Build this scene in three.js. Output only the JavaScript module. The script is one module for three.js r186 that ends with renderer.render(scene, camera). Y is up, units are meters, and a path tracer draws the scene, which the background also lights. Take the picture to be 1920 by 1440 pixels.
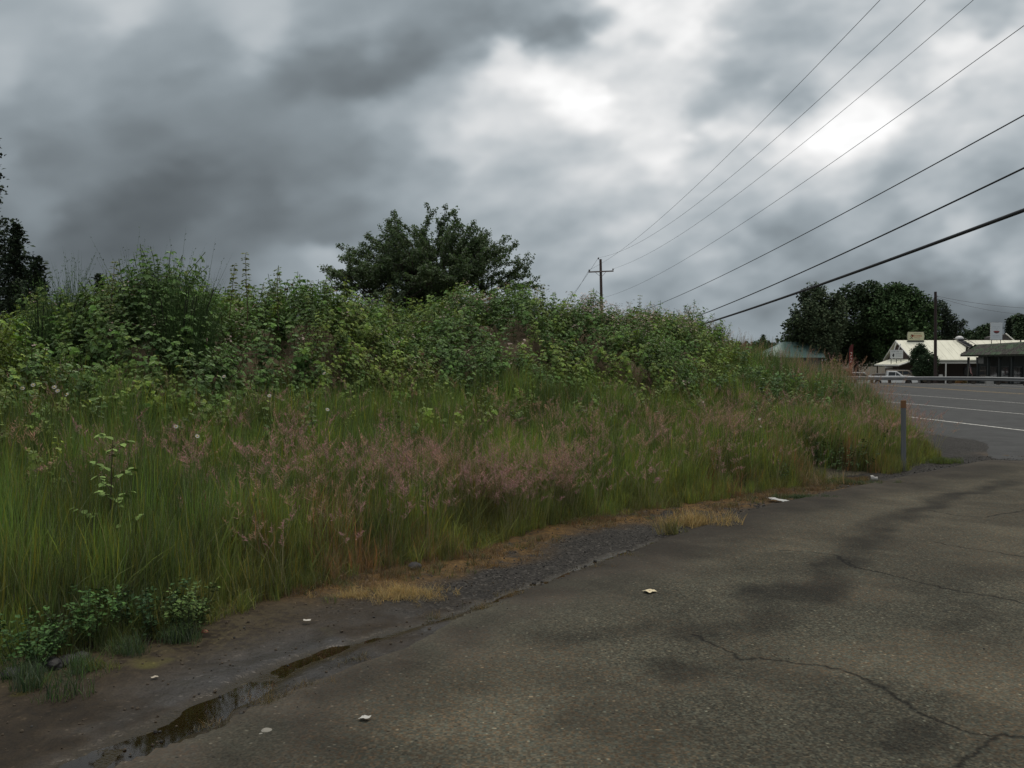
import * as THREE from 'three';
import { mergeGeometries } from 'three/addons/utils/BufferGeometryUtils.js';

// ------------------------------------------------------------------ camera, sky, sun, exposure
const EYE = 1.85, FOC = 1690, HORIZON = 674, PITCH = Math.atan((720 - HORIZON) / FOC);
const scene = new THREE.Scene();
const camera = new THREE.PerspectiveCamera(2 * Math.atan(720 / FOC) * 180 / Math.PI, 4 / 3, 0.1, 6000);
camera.position.set(0, EYE, 0);
camera.rotation.x = -PITCH;
const renderer = new THREE.WebGLRenderer({ antialias: true });
renderer.toneMapping = THREE.LinearToneMapping;
renderer.toneMappingExposure = 1.0;
renderer.shadowMap.enabled = true;

// ------------------------------------------------------------------ numbers, noise
function rng(seed) { let a = seed >>> 0; return () => { a = (a + 0x6D2B79F5) | 0; let t = Math.imul(a ^ (a >>> 15), 1 | a); t = (t + Math.imul(t ^ (t >>> 7), 61 | t)) ^ t; return ((t ^ (t >>> 14)) >>> 0) / 4294967296; }; }
const clamp = (x, a = 0, b = 1) => Math.min(b, Math.max(a, x));
const lerp = (a, b, t) => a + (b - a) * t;
const smooth = (a, b, x) => { const t = clamp((x - a) / (b - a)); return t * t * (3 - 2 * t); };
function hash2(x, y, s) { let h = Math.imul(x, 374761393) + Math.imul(y, 668265263) + Math.imul(s, 2147483647 ^ 0x5bd1e995); h = Math.imul(h ^ (h >>> 13), 1274126177); h ^= h >>> 16; return (h >>> 0) / 4294967296; }
function vnoise(x, y, s = 0) {
  const ix = Math.floor(x), iy = Math.floor(y), fx = x - ix, fy = y - iy, u = fx * fx * (3 - 2 * fx), v = fy * fy * (3 - 2 * fy);
  const a = hash2(ix, iy, s), b = hash2(ix + 1, iy, s), c = hash2(ix, iy + 1, s), d = hash2(ix + 1, iy + 1, s);
  return a + (b - a) * u + (c - a) * v + (a - b - c + d) * u * v;
}
function fbm(x, y, o = 4, s = 0) { let r = 0, a = 0.5, n = 0; for (let i = 0; i < o; i++) { r += a * vnoise(x, y, s + i * 17); n += a; a *= 0.5; x = x * 2.03 + 11.3; y = y * 2.03 + 5.7; } return r / n; }
const s2l = (c) => (c <= 0.04045 ? c / 12.92 : Math.pow((c + 0.055) / 1.055, 2.4));
const l2s = (c) => (c <= 0.0031308 ? c * 12.92 : 1.055 * Math.pow(c, 1 / 2.4) - 0.055);

// pixel of the photograph -> direction / point at a depth / point on the ground (depth runs along -z)
const CP = Math.cos(PITCH), SP = Math.sin(PITCH);
function ray(px, py) { const u = (px - 960) / FOC, v = (720 - py) / FOC; const z = v * SP + CP; return [u / z, (v * CP - SP) / z]; }
function at(px, py, depth) { const [a, b] = ray(px, py); return new THREE.Vector3(a * depth, EYE + b * depth, -depth); }
function gnd(px, py, h = 0) { const [a, b] = ray(px, py); const d = (h - EYE) / b; return [a * d, d]; }      // [x, depth]

// ------------------------------------------------------------------ sky: a broken overcast, brightest ahead to the right
const skyPts = [[200, 0, 205], [0, 30, 180], [0, 130, 186], [130, 130, 170], [300, 100, 168], [500, 30, 198], [600, 130, 132], [330, 180, 148], [100, 200, 164], [300, 260, 128], [100, 300, 126], [30, 300, 154], [60, 380, 150], [330, 370, 104], [500, 370, 110], [532, 352, 140], [250, 440, 102], [170, 450, 106], [450, 440, 124], [600, 430, 135], [628, 478, 190], [600, 230, 150],
  [640, 20, 178], [740, 100, 148], [660, 140, 130], [900, 60, 152], [1000, 80, 155], [1080, 40, 158], [1110, 20, 222], [1170, 20, 250], [1250, 30, 238], [950, 122, 243], [1030, 150, 254], [1120, 180, 256], [800, 170, 182], [720, 220, 184], [850, 250, 190], [900, 240, 222], [1000, 230, 220], [1200, 150, 220], [1250, 130, 208], [660, 300, 142], [740, 280, 160], [900, 300, 198], [1100, 290, 208], [1230, 280, 236], [1000, 350, 194], [1150, 380, 212], [700, 330, 162], [650, 400, 130], [800, 350, 174], [950, 440, 176], [1100, 450, 188], [1250, 450, 188],
  [1300, 20, 238], [1400, 60, 200], [1500, 60, 190], [1600, 90, 195], [1680, 60, 198], [1850, 30, 180], [1400, 160, 176], [1330, 230, 180], [1480, 170, 188], [1560, 240, 258], [1600, 235, 254], [1450, 270, 238], [1680, 130, 212], [1790, 100, 238], [1750, 150, 234], [1900, 100, 224], [1850, 200, 206], [1800, 260, 208], [1350, 270, 228], [1420, 300, 212], [1600, 320, 214], [1700, 330, 190], [1850, 330, 180], [1350, 380, 196], [1500, 400, 180], [1650, 380, 174], [1450, 450, 166], [1700, 420, 184], [1780, 430, 206], [1900, 430, 184], [1860, 470, 188], [1600, 520, 148], [1800, 540, 124], [1900, 600, 114], [1450, 620, 150], [1400, 560, 164], [1352, 498, 204], [1000, 520, 172], [1050, 590, 172], [596, 500, 176], [560, 520, 150], [0, 420, 140], [120, 520, 112], [400, 520, 120], [720, 460, 150], [1650, 620, 120], [1250, 640, 165], [800, 640, 140], [400, 640, 120], [60, 640, 115], [1500, 560, 150]];
for (const p of skyPts) p[2] -= p[0] < 1090 && p[1] < 235 && p[2] < 212 ? (p[0] > 600 && p[1] < 130 ? 17 : 9) : p[0] > 1280 && p[2] < 216 ? 8 : p[2] < 230 && p[2] > 132 ? 4 : 0;
{
  const W = 2048, H = 1024, data = new Float32Array(W * H * 4);
  for (let j = 0; j < H; j++) {
    const el = ((j + 0.5) / H - 0.5) * Math.PI, y = Math.sin(el), ce = Math.cos(el);
    for (let i = 0; i < W; i++) {
      const az = ((i + 0.5) / W - 0.5) * 2 * Math.PI, x = Math.cos(az) * ce, z = Math.sin(az) * ce, k = (j * W + i) * 4;
      // broad cloud cover on a layer overhead, thinner near the zenith
      const q = 1 / (Math.max(y, 0) + 0.22), cx = x * q, cz = z * q;
      const n = fbm(cx * 1.1 + 40, cz * 1.1 + 40, 5, 5), n2 = fbm(cx * 4 + 9, cz * 4 + 3, 4, 61);
      let L = 111 + (n - 0.5) * 90 + (n2 - 0.5) * 24 + 128 * smooth(0.2, 0.8, y);
      // the clouds in view
      const fwd = -z * CP - y * SP;
      if (fwd > 0.2) {
        const u = x / fwd, v = (y * CP - z * SP) / fwd, px = 960 + u * FOC, py = 720 - v * FOC;
        const out = Math.max(-px, px - 1920, -py, py - 760, 0), w = 1 - smooth(0, 520, out);
        if (w > 0) {
          const wx = px + (fbm(px / 190, py / 110, 3, 3) - 0.5) * 90 + (fbm(px / 60, py / 34, 5, 33) - 0.5) * lerp(40, 80, smooth(500, 1000, px)), wy = py + (fbm(px / 190 + 50, py / 110, 3, 4) - 0.5) * 80 + (fbm(px / 60, py / 34 + 70, 4, 43) - 0.5) * 46;
          let sw = 0, sv = 0;
          for (const [ax, ay, av] of skyPts) { const dx = (wx - ax) * 0.8, dy = wy - ay, d2 = dx * dx + dy * dy + 900, ww = 1 / (d2 * d2); sw += ww; sv += ww * av; }
          let V = sv / sw;
          const wisp = Math.abs(fbm(px / 210 + py / 260 + 3, py / 105, 6, 8) - 0.5); V += (0.09 - wisp) * lerp(30, 95, smooth(550, 1250, px)) + (fbm(px / 90 + py / 130, py / 60, 5, 91) - 0.5) * lerp(7, 30, smooth(550, 1250, px)) + (fbm(px / 260 + 7, py / 90, 4, 88) - 0.5) * 18 + (fbm(px / 26, py / 15, 2, 89) - 0.5) * lerp(2, 7, smooth(550, 1250, px));
          L = lerp(L, V, w);
        }
      }
      L = clamp(L, 70, 268) / 255;
      const lin = s2l(L), cool = 1 - smooth(0.55, 0.98, L);
      data[k] = lin * (1 - 0.13 * cool); data[k + 1] = lin * (1 + 0.012 * cool); data[k + 2] = lin * (1 + 0.11 * cool); data[k + 3] = 1;
    }
  }
  const t = new THREE.DataTexture(data, W, H, THREE.RGBAFormat, THREE.FloatType);
  t.mapping = THREE.EquirectangularReflectionMapping; t.magFilter = t.minFilter = THREE.LinearFilter; t.wrapS = THREE.RepeatWrapping; t.needsUpdate = true;
  scene.background = t; scene.environment = t;
}
const sun = new THREE.DirectionalLight(0xfff4e4, 1.5);
sun.position.set(14, 62, -34); sun.target.position.set(0, 0, -14);
sun.castShadow = true; sun.shadow.radius = 40; sun.shadow.mapSize.set(2048, 2048);
Object.assign(sun.shadow.camera, { left: -80, right: 80, top: 140, bottom: -60, near: 1, far: 260 });
scene.add(sun, sun.target);

// ------------------------------------------------------------------ helpers for things
const taken = new Map();
function numbered(name) { const n = taken.get(name) ?? 0; taken.set(name, n + 1); return n ? name + '_' + String(n).padStart(3, '0') : name; }
function tag(o, label, category, group) { o.userData.label = label; o.userData.category = category; if (group) o.userData.group = group; return o; }
function shade(o) { o.traverse((c) => { if (c.isMesh) { c.castShadow = true; c.receiveShadow = true; } }); return o; }
function top(o) { o.name = numbered(o.name); scene.add(o); return shade(o); }
function structure(name, geo, mat, label) { const m = new THREE.Mesh(geo, mat); m.name = name; m.userData.kind = 'structure'; if (label) m.userData.label = label; return top(m); }
function thing(name, label, category, pos = [0, 0, 0], group) { const g = new THREE.Group(); g.name = name; g.position.set(...pos); tag(g, label, category, group); return top(g); }
function part(parent, name, geo, mat, label) { const m = new THREE.Mesh(Array.isArray(geo) ? merge(geo) : geo, mat); m.name = name; m.castShadow = m.receiveShadow = true; if (label) m.userData.label = label; parent.add(m); return m; }
function merge(list) { return list.length === 1 ? list[0] : mergeGeometries(list.map((g) => { const n = g.index ? g.toNonIndexed() : g.clone(); for (const k of Object.keys(n.attributes)) if (!['position', 'normal', 'uv'].includes(k)) n.deleteAttribute(k); if (!n.attributes.uv) n.setAttribute('uv', new THREE.BufferAttribute(new Float32Array(n.attributes.position.count * 2), 2)); return n; })); }
function bx(w, h, d, x = 0, y = 0, z = 0, ry = 0) { const g = new THREE.BoxGeometry(w, h, d); if (ry) g.rotateY(ry); g.translate(x, y, z); return g; }
function cyl(r0, r1, h, x, y, z, n = 8) { const g = new THREE.CylinderGeometry(r1, r0, h, n); g.translate(x, y + h / 2, z); return g; }
function bar(a, b, r0, r1 = r0, n = 6) {
  const A = new THREE.Vector3(...(a.toArray ? a.toArray() : a)), B = new THREE.Vector3(...(b.toArray ? b.toArray() : b)), d = B.clone().sub(A), l = d.length();
  const g = new THREE.CylinderGeometry(r1, r0, l, n); g.translate(0, l / 2, 0);
  g.applyQuaternion(new THREE.Quaternion().setFromUnitVectors(new THREE.Vector3(0, 1, 0), d.normalize())); g.translate(A.x, A.y, A.z); return g;
}
// flat polygon soup with colours, for leaves, blades, sheets
class Soup {
  constructor() { this.p = []; this.c = []; this.uv = []; }
  tri(a, b, c, col = [1, 1, 1]) { this.p.push(...a, ...b, ...c); for (let i = 0; i < 3; i++) this.c.push(...col); this.uv.push(0, 0, 1, 0, 0, 1); }
  quad(a, b, c, d, col) { this.tri(a, b, c, col); this.tri(a, c, d, col); }
  geo(colours = true) {
    const g = new THREE.BufferGeometry(); g.setAttribute('position', new THREE.Float32BufferAttribute(this.p, 3)); g.setAttribute('uv', new THREE.Float32BufferAttribute(this.uv, 2));
    if (colours) g.setAttribute('color', new THREE.Float32BufferAttribute(this.c, 3)); g.computeVertexNormals(); return g;
  }
}
const std = (r, g, b, rough = 0.85, more = {}) => { const m = new THREE.MeshStandardMaterial({ roughness: rough, side: THREE.DoubleSide, ...more }); m.color.setRGB(r, g, b); return m; };
const porous = (rough, more) => new THREE.MeshPhysicalMaterial({ color: 0xffffff, roughness: rough, specularIntensity: 0.35, side: THREE.DoubleSide, ...more });
const leafMat = (rough = 1, through = 0.25) => new THREE.MeshPhysicalMaterial({ color: 0xffffff, roughness: rough, side: THREE.DoubleSide, vertexColors: true, transmission: through, thickness: 0 });
function instances(name, geo, mat, list) {           // list of [x, y, z, quaternion, scale or [sx, sy, sz], [r, g, b]]
  const m = new THREE.InstancedMesh(geo, mat, list.length), M = new THREE.Matrix4(), P = new THREE.Vector3(), S = new THREE.Vector3(), C = new THREE.Color();
  list.forEach(([x, y, z, q, s, c], i) => { M.compose(P.set(x, y, z), q, Array.isArray(s) ? S.set(...s) : S.set(s, s, s)); m.setMatrixAt(i, M); m.setColorAt(i, C.setRGB(...c)); });
  m.name = name; m.castShadow = m.receiveShadow = true; m.frustumCulled = false; return m;
}
// the same list as one real mesh (a crown, a bunch of leaves)
function foliage(name, geo, mat, list) {
  const gp = geo.attributes.position, gc = geo.attributes.color, n = gp.count, p = new Float32Array(list.length * n * 3), c = new Float32Array(list.length * n * 3), M = new THREE.Matrix4(), P = new THREE.Vector3(), S = new THREE.Vector3(), V = new THREE.Vector3();
  list.forEach(([x, y, z, q, s, col], i) => { M.compose(P.set(x, y, z), q, Array.isArray(s) ? S.set(...s) : S.set(s, s, s)); for (let k = 0; k < n; k++) { const o = (i * n + k) * 3; V.fromBufferAttribute(gp, k).applyMatrix4(M); p[o] = V.x; p[o + 1] = V.y; p[o + 2] = V.z; c[o] = gc.getX(k) * col[0]; c[o + 1] = gc.getY(k) * col[1]; c[o + 2] = gc.getZ(k) * col[2]; } });
  const g = new THREE.BufferGeometry(); g.setAttribute('position', new THREE.BufferAttribute(p, 3)); g.setAttribute('color', new THREE.BufferAttribute(c, 3)); g.computeVertexNormals();
  const m = new THREE.Mesh(g, mat); m.name = name; m.castShadow = m.receiveShadow = true; return m;
}
const UP = new THREE.Vector3(0, 1, 0);
function turned(yaw, tilt, dirYaw) { const q = new THREE.Quaternion().setFromAxisAngle(UP, yaw); if (!tilt) return q; return new THREE.Quaternion().setFromAxisAngle(new THREE.Vector3(Math.cos(dirYaw), 0, Math.sin(dirYaw)), tilt).multiply(q); }
function facing(v, roll) { const q = new THREE.Quaternion().setFromUnitVectors(UP, v.clone().normalize()); return q.multiply(new THREE.Quaternion().setFromAxisAngle(UP, roll)); }

// ------------------------------------------------------------------ the lie of the land  ([x, depth] pairs)
const grassEdge = [[-14, 1.5], [-8, 3.4], [-5, 4.7], gnd(0, 1240), gnd(170, 1215), gnd(330, 1185), gnd(450, 1140), gnd(620, 1092), gnd(860, 1042), gnd(1000, 990), gnd(1200, 958), gnd(1400, 928), gnd(1540, 910), gnd(1690, 884), gnd(1752, 858), [8.75, 19.2], [9.5, 22], [10.1, 26], [9.6, 34], [7.6, 60], [5, 84]];
const patch = [...grassEdge, [-90, 84], [-90, 1.5]];
const padEdge = [[-3.6, -14], [-2.6, 1.5], gnd(215, 1440), gnd(400, 1368), gnd(480, 1324), gnd(565, 1288), gnd(670, 1241), gnd(750, 1212), gnd(875, 1153), gnd(960, 1118), gnd(1100, 1066), gnd(1250, 1008), gnd(1330, 980), gnd(1450, 945), gnd(1640, 903), gnd(1760, 880), gnd(1844, 864), gnd(1905, 866)];
function segDist(poly, x, d, closed) {
  let m = 1e9; const n = poly.length;
  for (let i = 0; i < n - (closed ? 0 : 1); i++) {
    const [ax, ay] = poly[i], [bx_, by] = poly[(i + 1) % n], ex = bx_ - ax, ey = by - ay, t = clamp(((x - ax) * ex + (d - ay) * ey) / (ex * ex + ey * ey)), qx = x - ax - ex * t, qy = d - ay - ey * t, v = qx * qx + qy * qy;
    if (v < m) m = v;
  }
  return Math.sqrt(m);
}
function inside(poly, x, d) { let r = false; for (let i = 0, j = poly.length - 1; i < poly.length; j = i++) { const [xi, yi] = poly[i], [xj, yj] = poly[j]; if ((yi > d) !== (yj > d) && x < ((xj - xi) * (d - yi)) / (yj - yi) + xi) r = !r; } return r; }
const patchDist = (x, d) => (inside(patch, x, d) ? 1 : -1) * segDist(patch, x, d, true);
const padPoly = [...padEdge, [40, 14], [40, -14]];
const padDist = (x, d) => (inside(padPoly, x, d) ? 1 : -1) * segDist(padEdge, x, d, false);
const fall = (d) => -1.3 * smooth(62, 106, d);
function ground(x, d, pd = patchDist(x, d)) { return fall(d) + 0.85 * smooth(-0.05, 4.6, pd) + (pd > 0 ? (fbm(x * 0.9, d * 0.9, 3, 2) - 0.5) * 0.25 * smooth(0, 1.5, pd) : 0); }
const bend = (d) => (d < 50 ? -0.1 * (d - 23) : -2.7 - 0.03 * (d - 50));               // the highway drifts left as it goes

// ------------------------------------------------------------------ textures
function dataTex(size, fill, srgb = true, wrap = THREE.RepeatWrapping) {
  const a = new Uint8Array(size * size * 4); fill(a, size);
  const t = new THREE.DataTexture(a, size, size, THREE.RGBAFormat); if (srgb) t.colorSpace = THREE.SRGBColorSpace;
  t.magFilter = THREE.LinearFilter; t.minFilter = THREE.LinearMipmapLinearFilter; t.generateMipmaps = true; t.wrapS = t.wrapT = wrap; t.needsUpdate = true; return t;
}
function canvasTex(w, h, draw) { const c = document.createElement('canvas'); c.width = w; c.height = h; draw(c.getContext('2d'), w, h); const t = new THREE.CanvasTexture(c); t.colorSpace = THREE.SRGBColorSpace; return t; }
function setRGB(a, k, r, g, b) { a[k] = clamp(l2s(Math.max(r, 0))) * 255; a[k + 1] = clamp(l2s(Math.max(g, 0))) * 255; a[k + 2] = clamp(l2s(Math.max(b, 0))) * 255; a[k + 3] = 255; }
function field(n, x0, x1, d0, d1, f) {               // coarse sampled field with bilinear look-up
  const a = new Float32Array(n * n); for (let j = 0; j < n; j++) for (let i = 0; i < n; i++) a[j * n + i] = f(lerp(x0, x1, i / (n - 1)), lerp(d0, d1, j / (n - 1)));
  return (x, d) => { const u = clamp((x - x0) / (x1 - x0)) * (n - 1.001), v = clamp((d - d0) / (d1 - d0)) * (n - 1.001), i = u | 0, j = v | 0, fu = u - i, fv = v - j, k = j * n + i; return lerp(lerp(a[k], a[k + 1], fu), lerp(a[k + n], a[k + n + 1], fu), fv); };
}

// ------------------------------------------------------------------ GROUND: one sheet to the horizon
function axis(list) { const r = []; for (const [a, b, s] of list) for (let v = a; v < b - 1e-6; v += s) r.push(v); r.push(list[list.length - 1][1]); return r; }
function sheet(xs, ds, h, keep) {
  const nx = xs.length, nd = ds.length, p = new Float32Array(nx * nd * 3), uv = new Float32Array(nx * nd * 2), ok = new Uint8Array(nx * nd), idx = [];
  for (let j = 0; j < nd; j++) for (let i = 0; i < nx; i++) { const k = j * nx + i; p[k * 3] = xs[i]; p[k * 3 + 1] = h(xs[i], ds[j]); p[k * 3 + 2] = -ds[j]; uv[k * 2] = xs[i]; uv[k * 2 + 1] = ds[j]; ok[k] = keep ? +keep(xs[i], ds[j]) : 1; }
  for (let j = 0; j < nd - 1; j++) for (let i = 0; i < nx - 1; i++) { const a = j * nx + i, b = a + 1, c = a + nx, e = c + 1; if (ok[a] + ok[b] + ok[c] + ok[e] >= 3) idx.push(a, b, e, a, e, c); }
  const g = new THREE.BufferGeometry(); g.setAttribute('position', new THREE.BufferAttribute(p, 3)); g.setAttribute('uv', new THREE.BufferAttribute(uv, 2)); g.setIndex(idx); g.computeVertexNormals(); return g;
}
const soilTex = dataTex(512, (a, n) => { const r = rng(5); for (let j = 0; j < n; j++) for (let i = 0; i < n; i++) { const v = 0.6 + 0.6 * fbm(i / 30, j / 30, 4, 7) * (0.7 + 0.6 * r()); setRGB(a, (j * n + i) * 4, 0.05 * v, 0.042 * v, 0.024 * v); } });
soilTex.repeat.set(0.5, 0.5);
structure('ground', sheet(axis([[-1500, -100, 200], [-100, -20, 10], [-20, -8, 1], [-8, 12, 0.2], [12, 20, 1], [20, 100, 8], [100, 1500, 200]]), axis([[-60, 0, 12], [0, 3, 0.5], [3, 30, 0.2], [30, 130, 2.5], [130, 1800, 120]]), (x, d) => ground(x, d) - 0.06 * (1 - smooth(-0.1, 0.4, patchDist(x, d))) * (d < 60 ? 1 : 0.3), null), std(1, 1, 1, 0.95, { map: soilTex }), 'dark soil ground under the grass and brambles');

// muddy verge between driveway and grass: mud, wet film, dark gravel, dried moss
const VX0 = -5.5, VX1 = 9.5, VD0 = 2.5, VD1 = 17.5;
const fPad = field(420, VX0, VX1, VD0, VD1, padDist), fPatch = field(420, VX0, VX1, VD0, VD1, patchDist);
const rill = [[170, 1440], [300, 1380], [400, 1322], [490, 1274], [575, 1233], [665, 1204], [770, 1176], [850, 1150], [930, 1122], [1040, 1082], [1160, 1038], [1240, 1010]].map(([a, b]) => gnd(a, b));
const rillW = [0.2, 0.14, 0.11, 0.1, 0.08, 0.05, 0.02, 0.01, 0.02, 0.02, 0.02, 0.0];
function rillDist(x, d) { let m = 9; for (let i = 0; i < rill.length - 1; i++) { const [ax, ay] = rill[i], [bx_, by] = rill[i + 1], ex = bx_ - ax, ey = by - ay, t = clamp(((x - ax) * ex + (d - ay) * ey) / (ex * ex + ey * ey)), v = Math.hypot(x - ax - ex * t, d - ay - ey * t) - lerp(rillW[i], rillW[i + 1], t); if (v < m) m = v; } return m; }
const fRill = field(500, VX0, VX1, VD0, VD1, rillDist);
const VN = 2048, vRough = new Uint8Array(VN * VN * 4), vBump = new Uint8Array(VN * VN * 4);
const vergeTex = dataTex(VN, (a, n) => {
  const r = rng(77);
  for (let j = 0; j < n; j++) for (let i = 0; i < n; i++) {
    const x = lerp(VX0, VX1, (i + 0.5) / n), d = lerp(VD0, VD1, (j + 0.5) / n), k = (j * n + i) * 4, pd = -fPad(x, d), gd = -fPatch(x, d), rd = fRill(x, d);
    const n1 = fbm(x * 1.3, d * 1.3, 4, 21), n2 = fbm(x * 7, d * 7, 3, 22), n3 = fbm(x * 30, d * 30, 2, 23), grit = r();
    const stone = hash2(Math.floor(x * 62 + n3 * 2), Math.floor(d * 62 + n3 * 2), 9);
    let R = 0.04, G = 0.03, B = 0.019, rough = 0.72, h = 0.35 + n2 * 0.45 + n3 * 0.25;
    const m0 = (0.35 + 1.1 * n1) * (0.55 + 0.9 * n2) * (0.7 + 0.6 * n3); R *= m0; G *= m0; B *= m0;
    // grey wet silt that drains along the rill
    const silt = smooth(0.75, 0.1, rd) * smooth(0.32, 0.62, n1 + 0.2 * n2) * smooth(9, 7, d);
    R = lerp(R, 0.034 * (0.5 + n2), silt); G = lerp(G, 0.032 * (0.5 + n2), silt); B = lerp(B, 0.03 * (0.5 + n2), silt); rough = lerp(rough, 0.42, silt);
    // loose dark gravel beside the asphalt further on
    const gv = smooth(6.2, 7.2, d + (n2 - 0.5)) * smooth(1.35, 0.75, pd + (n1 - 0.5) * 0.9), gs = 0.011 + 0.04 * stone * stone;
    R = lerp(R, gs * 1.08, gv); G = lerp(G, gs, gv); B = lerp(B, gs * 0.88, gv); rough = lerp(rough, 0.8, gv); h = lerp(h, 0.3 + 0.6 * stone, gv);
    // dried moss and short dead turf along the grass
    const ms = smooth(0.85, 0.25, gd + (n1 - 0.5) * 0.9) * smooth(6.6, 7.4, d) * smooth(0.3, 0.55, n2 * 0.6 + n1 * 0.5) * smooth(13.6, 12.2, d);
    R = lerp(R, 0.095 * (0.4 + 1.2 * n3), ms); G = lerp(G, 0.058 * (0.4 + 1.2 * n3), ms); B = lerp(B, 0.022 * (0.4 + 1.2 * n3), ms); rough = lerp(rough, 0.95, ms);
    // crumbs of leaf mould and green film in the wet hollow at the foot of the grass
    const hol = smooth(0.8, 0.2, gd + (n2 - 0.5) * 0.5) * smooth(7.2, 6, d);
    const lm_ = smooth(0.4, 0.6, n3 * 0.6 + n2 * 0.5) * hol * 0.6; R = lerp(R, 0.06, lm_); G = lerp(G, 0.05, lm_); B = lerp(B, 0.024, lm_);
    const alg = smooth(0.62, 0.74, fbm(x * 2.2 + 5, d * 2.2, 3, 31)) * smooth(6.6, 5.6, d) * smooth(1.2, 0.6, gd); R = lerp(R, 0.075, alg * 0.6); G = lerp(G, 0.072, alg * 0.6); B = lerp(B, 0.014, alg * 0.6);
    // the wet bed of the rill
    const wet = smooth(0.1, -0.01, rd + (n2 - 0.5) * 0.12); R = lerp(R, 0.03, wet); G = lerp(G, 0.024, wet); B = lerp(B, 0.014, wet); rough = lerp(rough, 0.22, wet); h = lerp(h, 0.25, wet);
    const e = 0.78 + 0.44 * grit; const sp = stone > 0.985 ? 1.9 : 1;
    setRGB(a, k, R * e * sp, G * e * sp, B * e * sp);
    const q = clamp(rough + (n3 - 0.5) * 0.2) * 255; vRough[k] = vRough[k + 1] = vRough[k + 2] = q; vRough[k + 3] = 255;
    const hb = clamp(h + (grit - 0.5) * 0.12) * 255; vBump[k] = vBump[k + 1] = vBump[k + 2] = hb; vBump[k + 3] = 255;
  }
}, true, THREE.MirroredRepeatWrapping);
function placeTex(t, x0, x1, d0, d1) { t.repeat.set(1 / (x1 - x0), 1 / (d1 - d0)); t.offset.set(-x0 / (x1 - x0), -d0 / (d1 - d0)); return t; }
const vt = (arr) => placeTex(dataTex(VN, (a) => a.set(arr), false, THREE.MirroredRepeatWrapping), VX0, VX1, VD0, VD1);
placeTex(vergeTex, VX0, VX1, VD0, VD1);
function vergeH(x, d) { const n = fbm(x * 2.1, d * 2.1, 4, 14), rd = (x > VX0 && d > VD0) ? fRill(x, d) : 9; return ((n - 0.5) * 0.05 + (fbm(x * 9, d * 9, 2, 15) - 0.5) * 0.022) * (1 - 0.72 * smooth(0.25, 0, rd)) - 0.026 * smooth(0.12, -0.05, rd + (vnoise(x * 5, d * 5, 16) - 0.5) * 0.08); }
structure('muddy_verge', sheet(axis([[-12, -5.6, 0.4], [-5.6, 9.6, 0.06], [9.6, 14, 0.4]]), axis([[-6, 2.4, 0.4], [2.4, 17.6, 0.06], [17.6, 30, 0.4]]),
  vergeH,
  (x, d) => patchDist(x, d) < 0.35 && padDist(x, d) < 0.35), porous(1, { map: vergeTex, roughnessMap: vt(vRough), bumpMap: vt(vBump), bumpScale: 0.025 }), 'wet muddy verge with dark gravel and dried moss beside the driveway');

// standing water in the rill
{
  const w = (x, d) => fRill(x, d) < 0.2 && padDist(x, d) < -0.04 && vergeH(x, d) < -0.0175;
  const water = new THREE.MeshPhysicalMaterial({ roughness: 0.04, transmission: 1, thickness: 0, ior: 1.33 }); water.color.setRGB(0.55, 0.46, 0.32);
  const m = structure('puddle', sheet(axis([[-2.6, 1.9, 0.03]]), axis([[4, 9.6, 0.03]]), () => -0.0215, w), water, 'thin brown water trickling along the edge of the driveway');
  m.receiveShadow = true;
}

// asphalt driveway
const PX0 = -4, PX1 = 10.4, PD0 = 2.6, PD1 = 17;
const swipes = [   // oily tyre marks and worn dark patches: pixels of the centre line, half width in metres, strength
  [[[1000, 1090], [1150, 1042], [1300, 1000], [1480, 955], [1700, 905], [1840, 880]], 0.5, 0.5], [[[1480, 1120], [1560, 1062], [1660, 1000], [1760, 945], [1900, 905]], 0.2, 0.6], [[[1330, 1195], [1400, 1165], [1470, 1120]], 0.22, 0.45],
  [[[1180, 1180], [1060, 1190], [980, 1200]], 0.2, 0.35], [[[1290, 1260], [1330, 1275]], 0.18, 0.5], [[[900, 1160], [780, 1225], [600, 1300]], 0.16, 0.3], [[[1080, 1360], [1180, 1400], [1120, 1440]], 0.25, 0.4], [[[1660, 1410], [1720, 1385]], 0.12, 0.5], [[[1300, 1040], [1420, 1020]], 0.25, 0.35], [[[760, 1280], [1100, 1290], [1280, 1330]], 0.3, 0.22], [[[1780, 1180], [1830, 1140]], 0.14, 0.35], [[[560, 1390], [700, 1440]], 0.3, 0.3],
].map(([pts, w, s]) => [pts.map(([a, b]) => gnd(a, b)), w, s]);
const fStain = field(420, PX0, PX1, PD0, PD1, (x, d) => { let v = 1; const wx = x + (fbm(x * 1.6, d * 1.6, 4, 51) - 0.5) * 0.7, wd = d + (fbm(x * 1.6 + 9, d * 1.6, 4, 52) - 0.5) * 0.7; for (const [pts, w, s] of swipes) v *= 1 - s * smooth(w * 1.7, w * 0.3, segDist(pts, wx, wd, false)) * (0.5 + 0.8 * fbm(x * 4, d * 4, 3, 53)); return v; });
const fPad2 = field(420, PX0, PX1, PD0, PD1, padDist);
const PN = 2048, crackMap = new Float32Array(PN * PN), pBump = new Uint8Array(PN * PN * 4);
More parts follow.
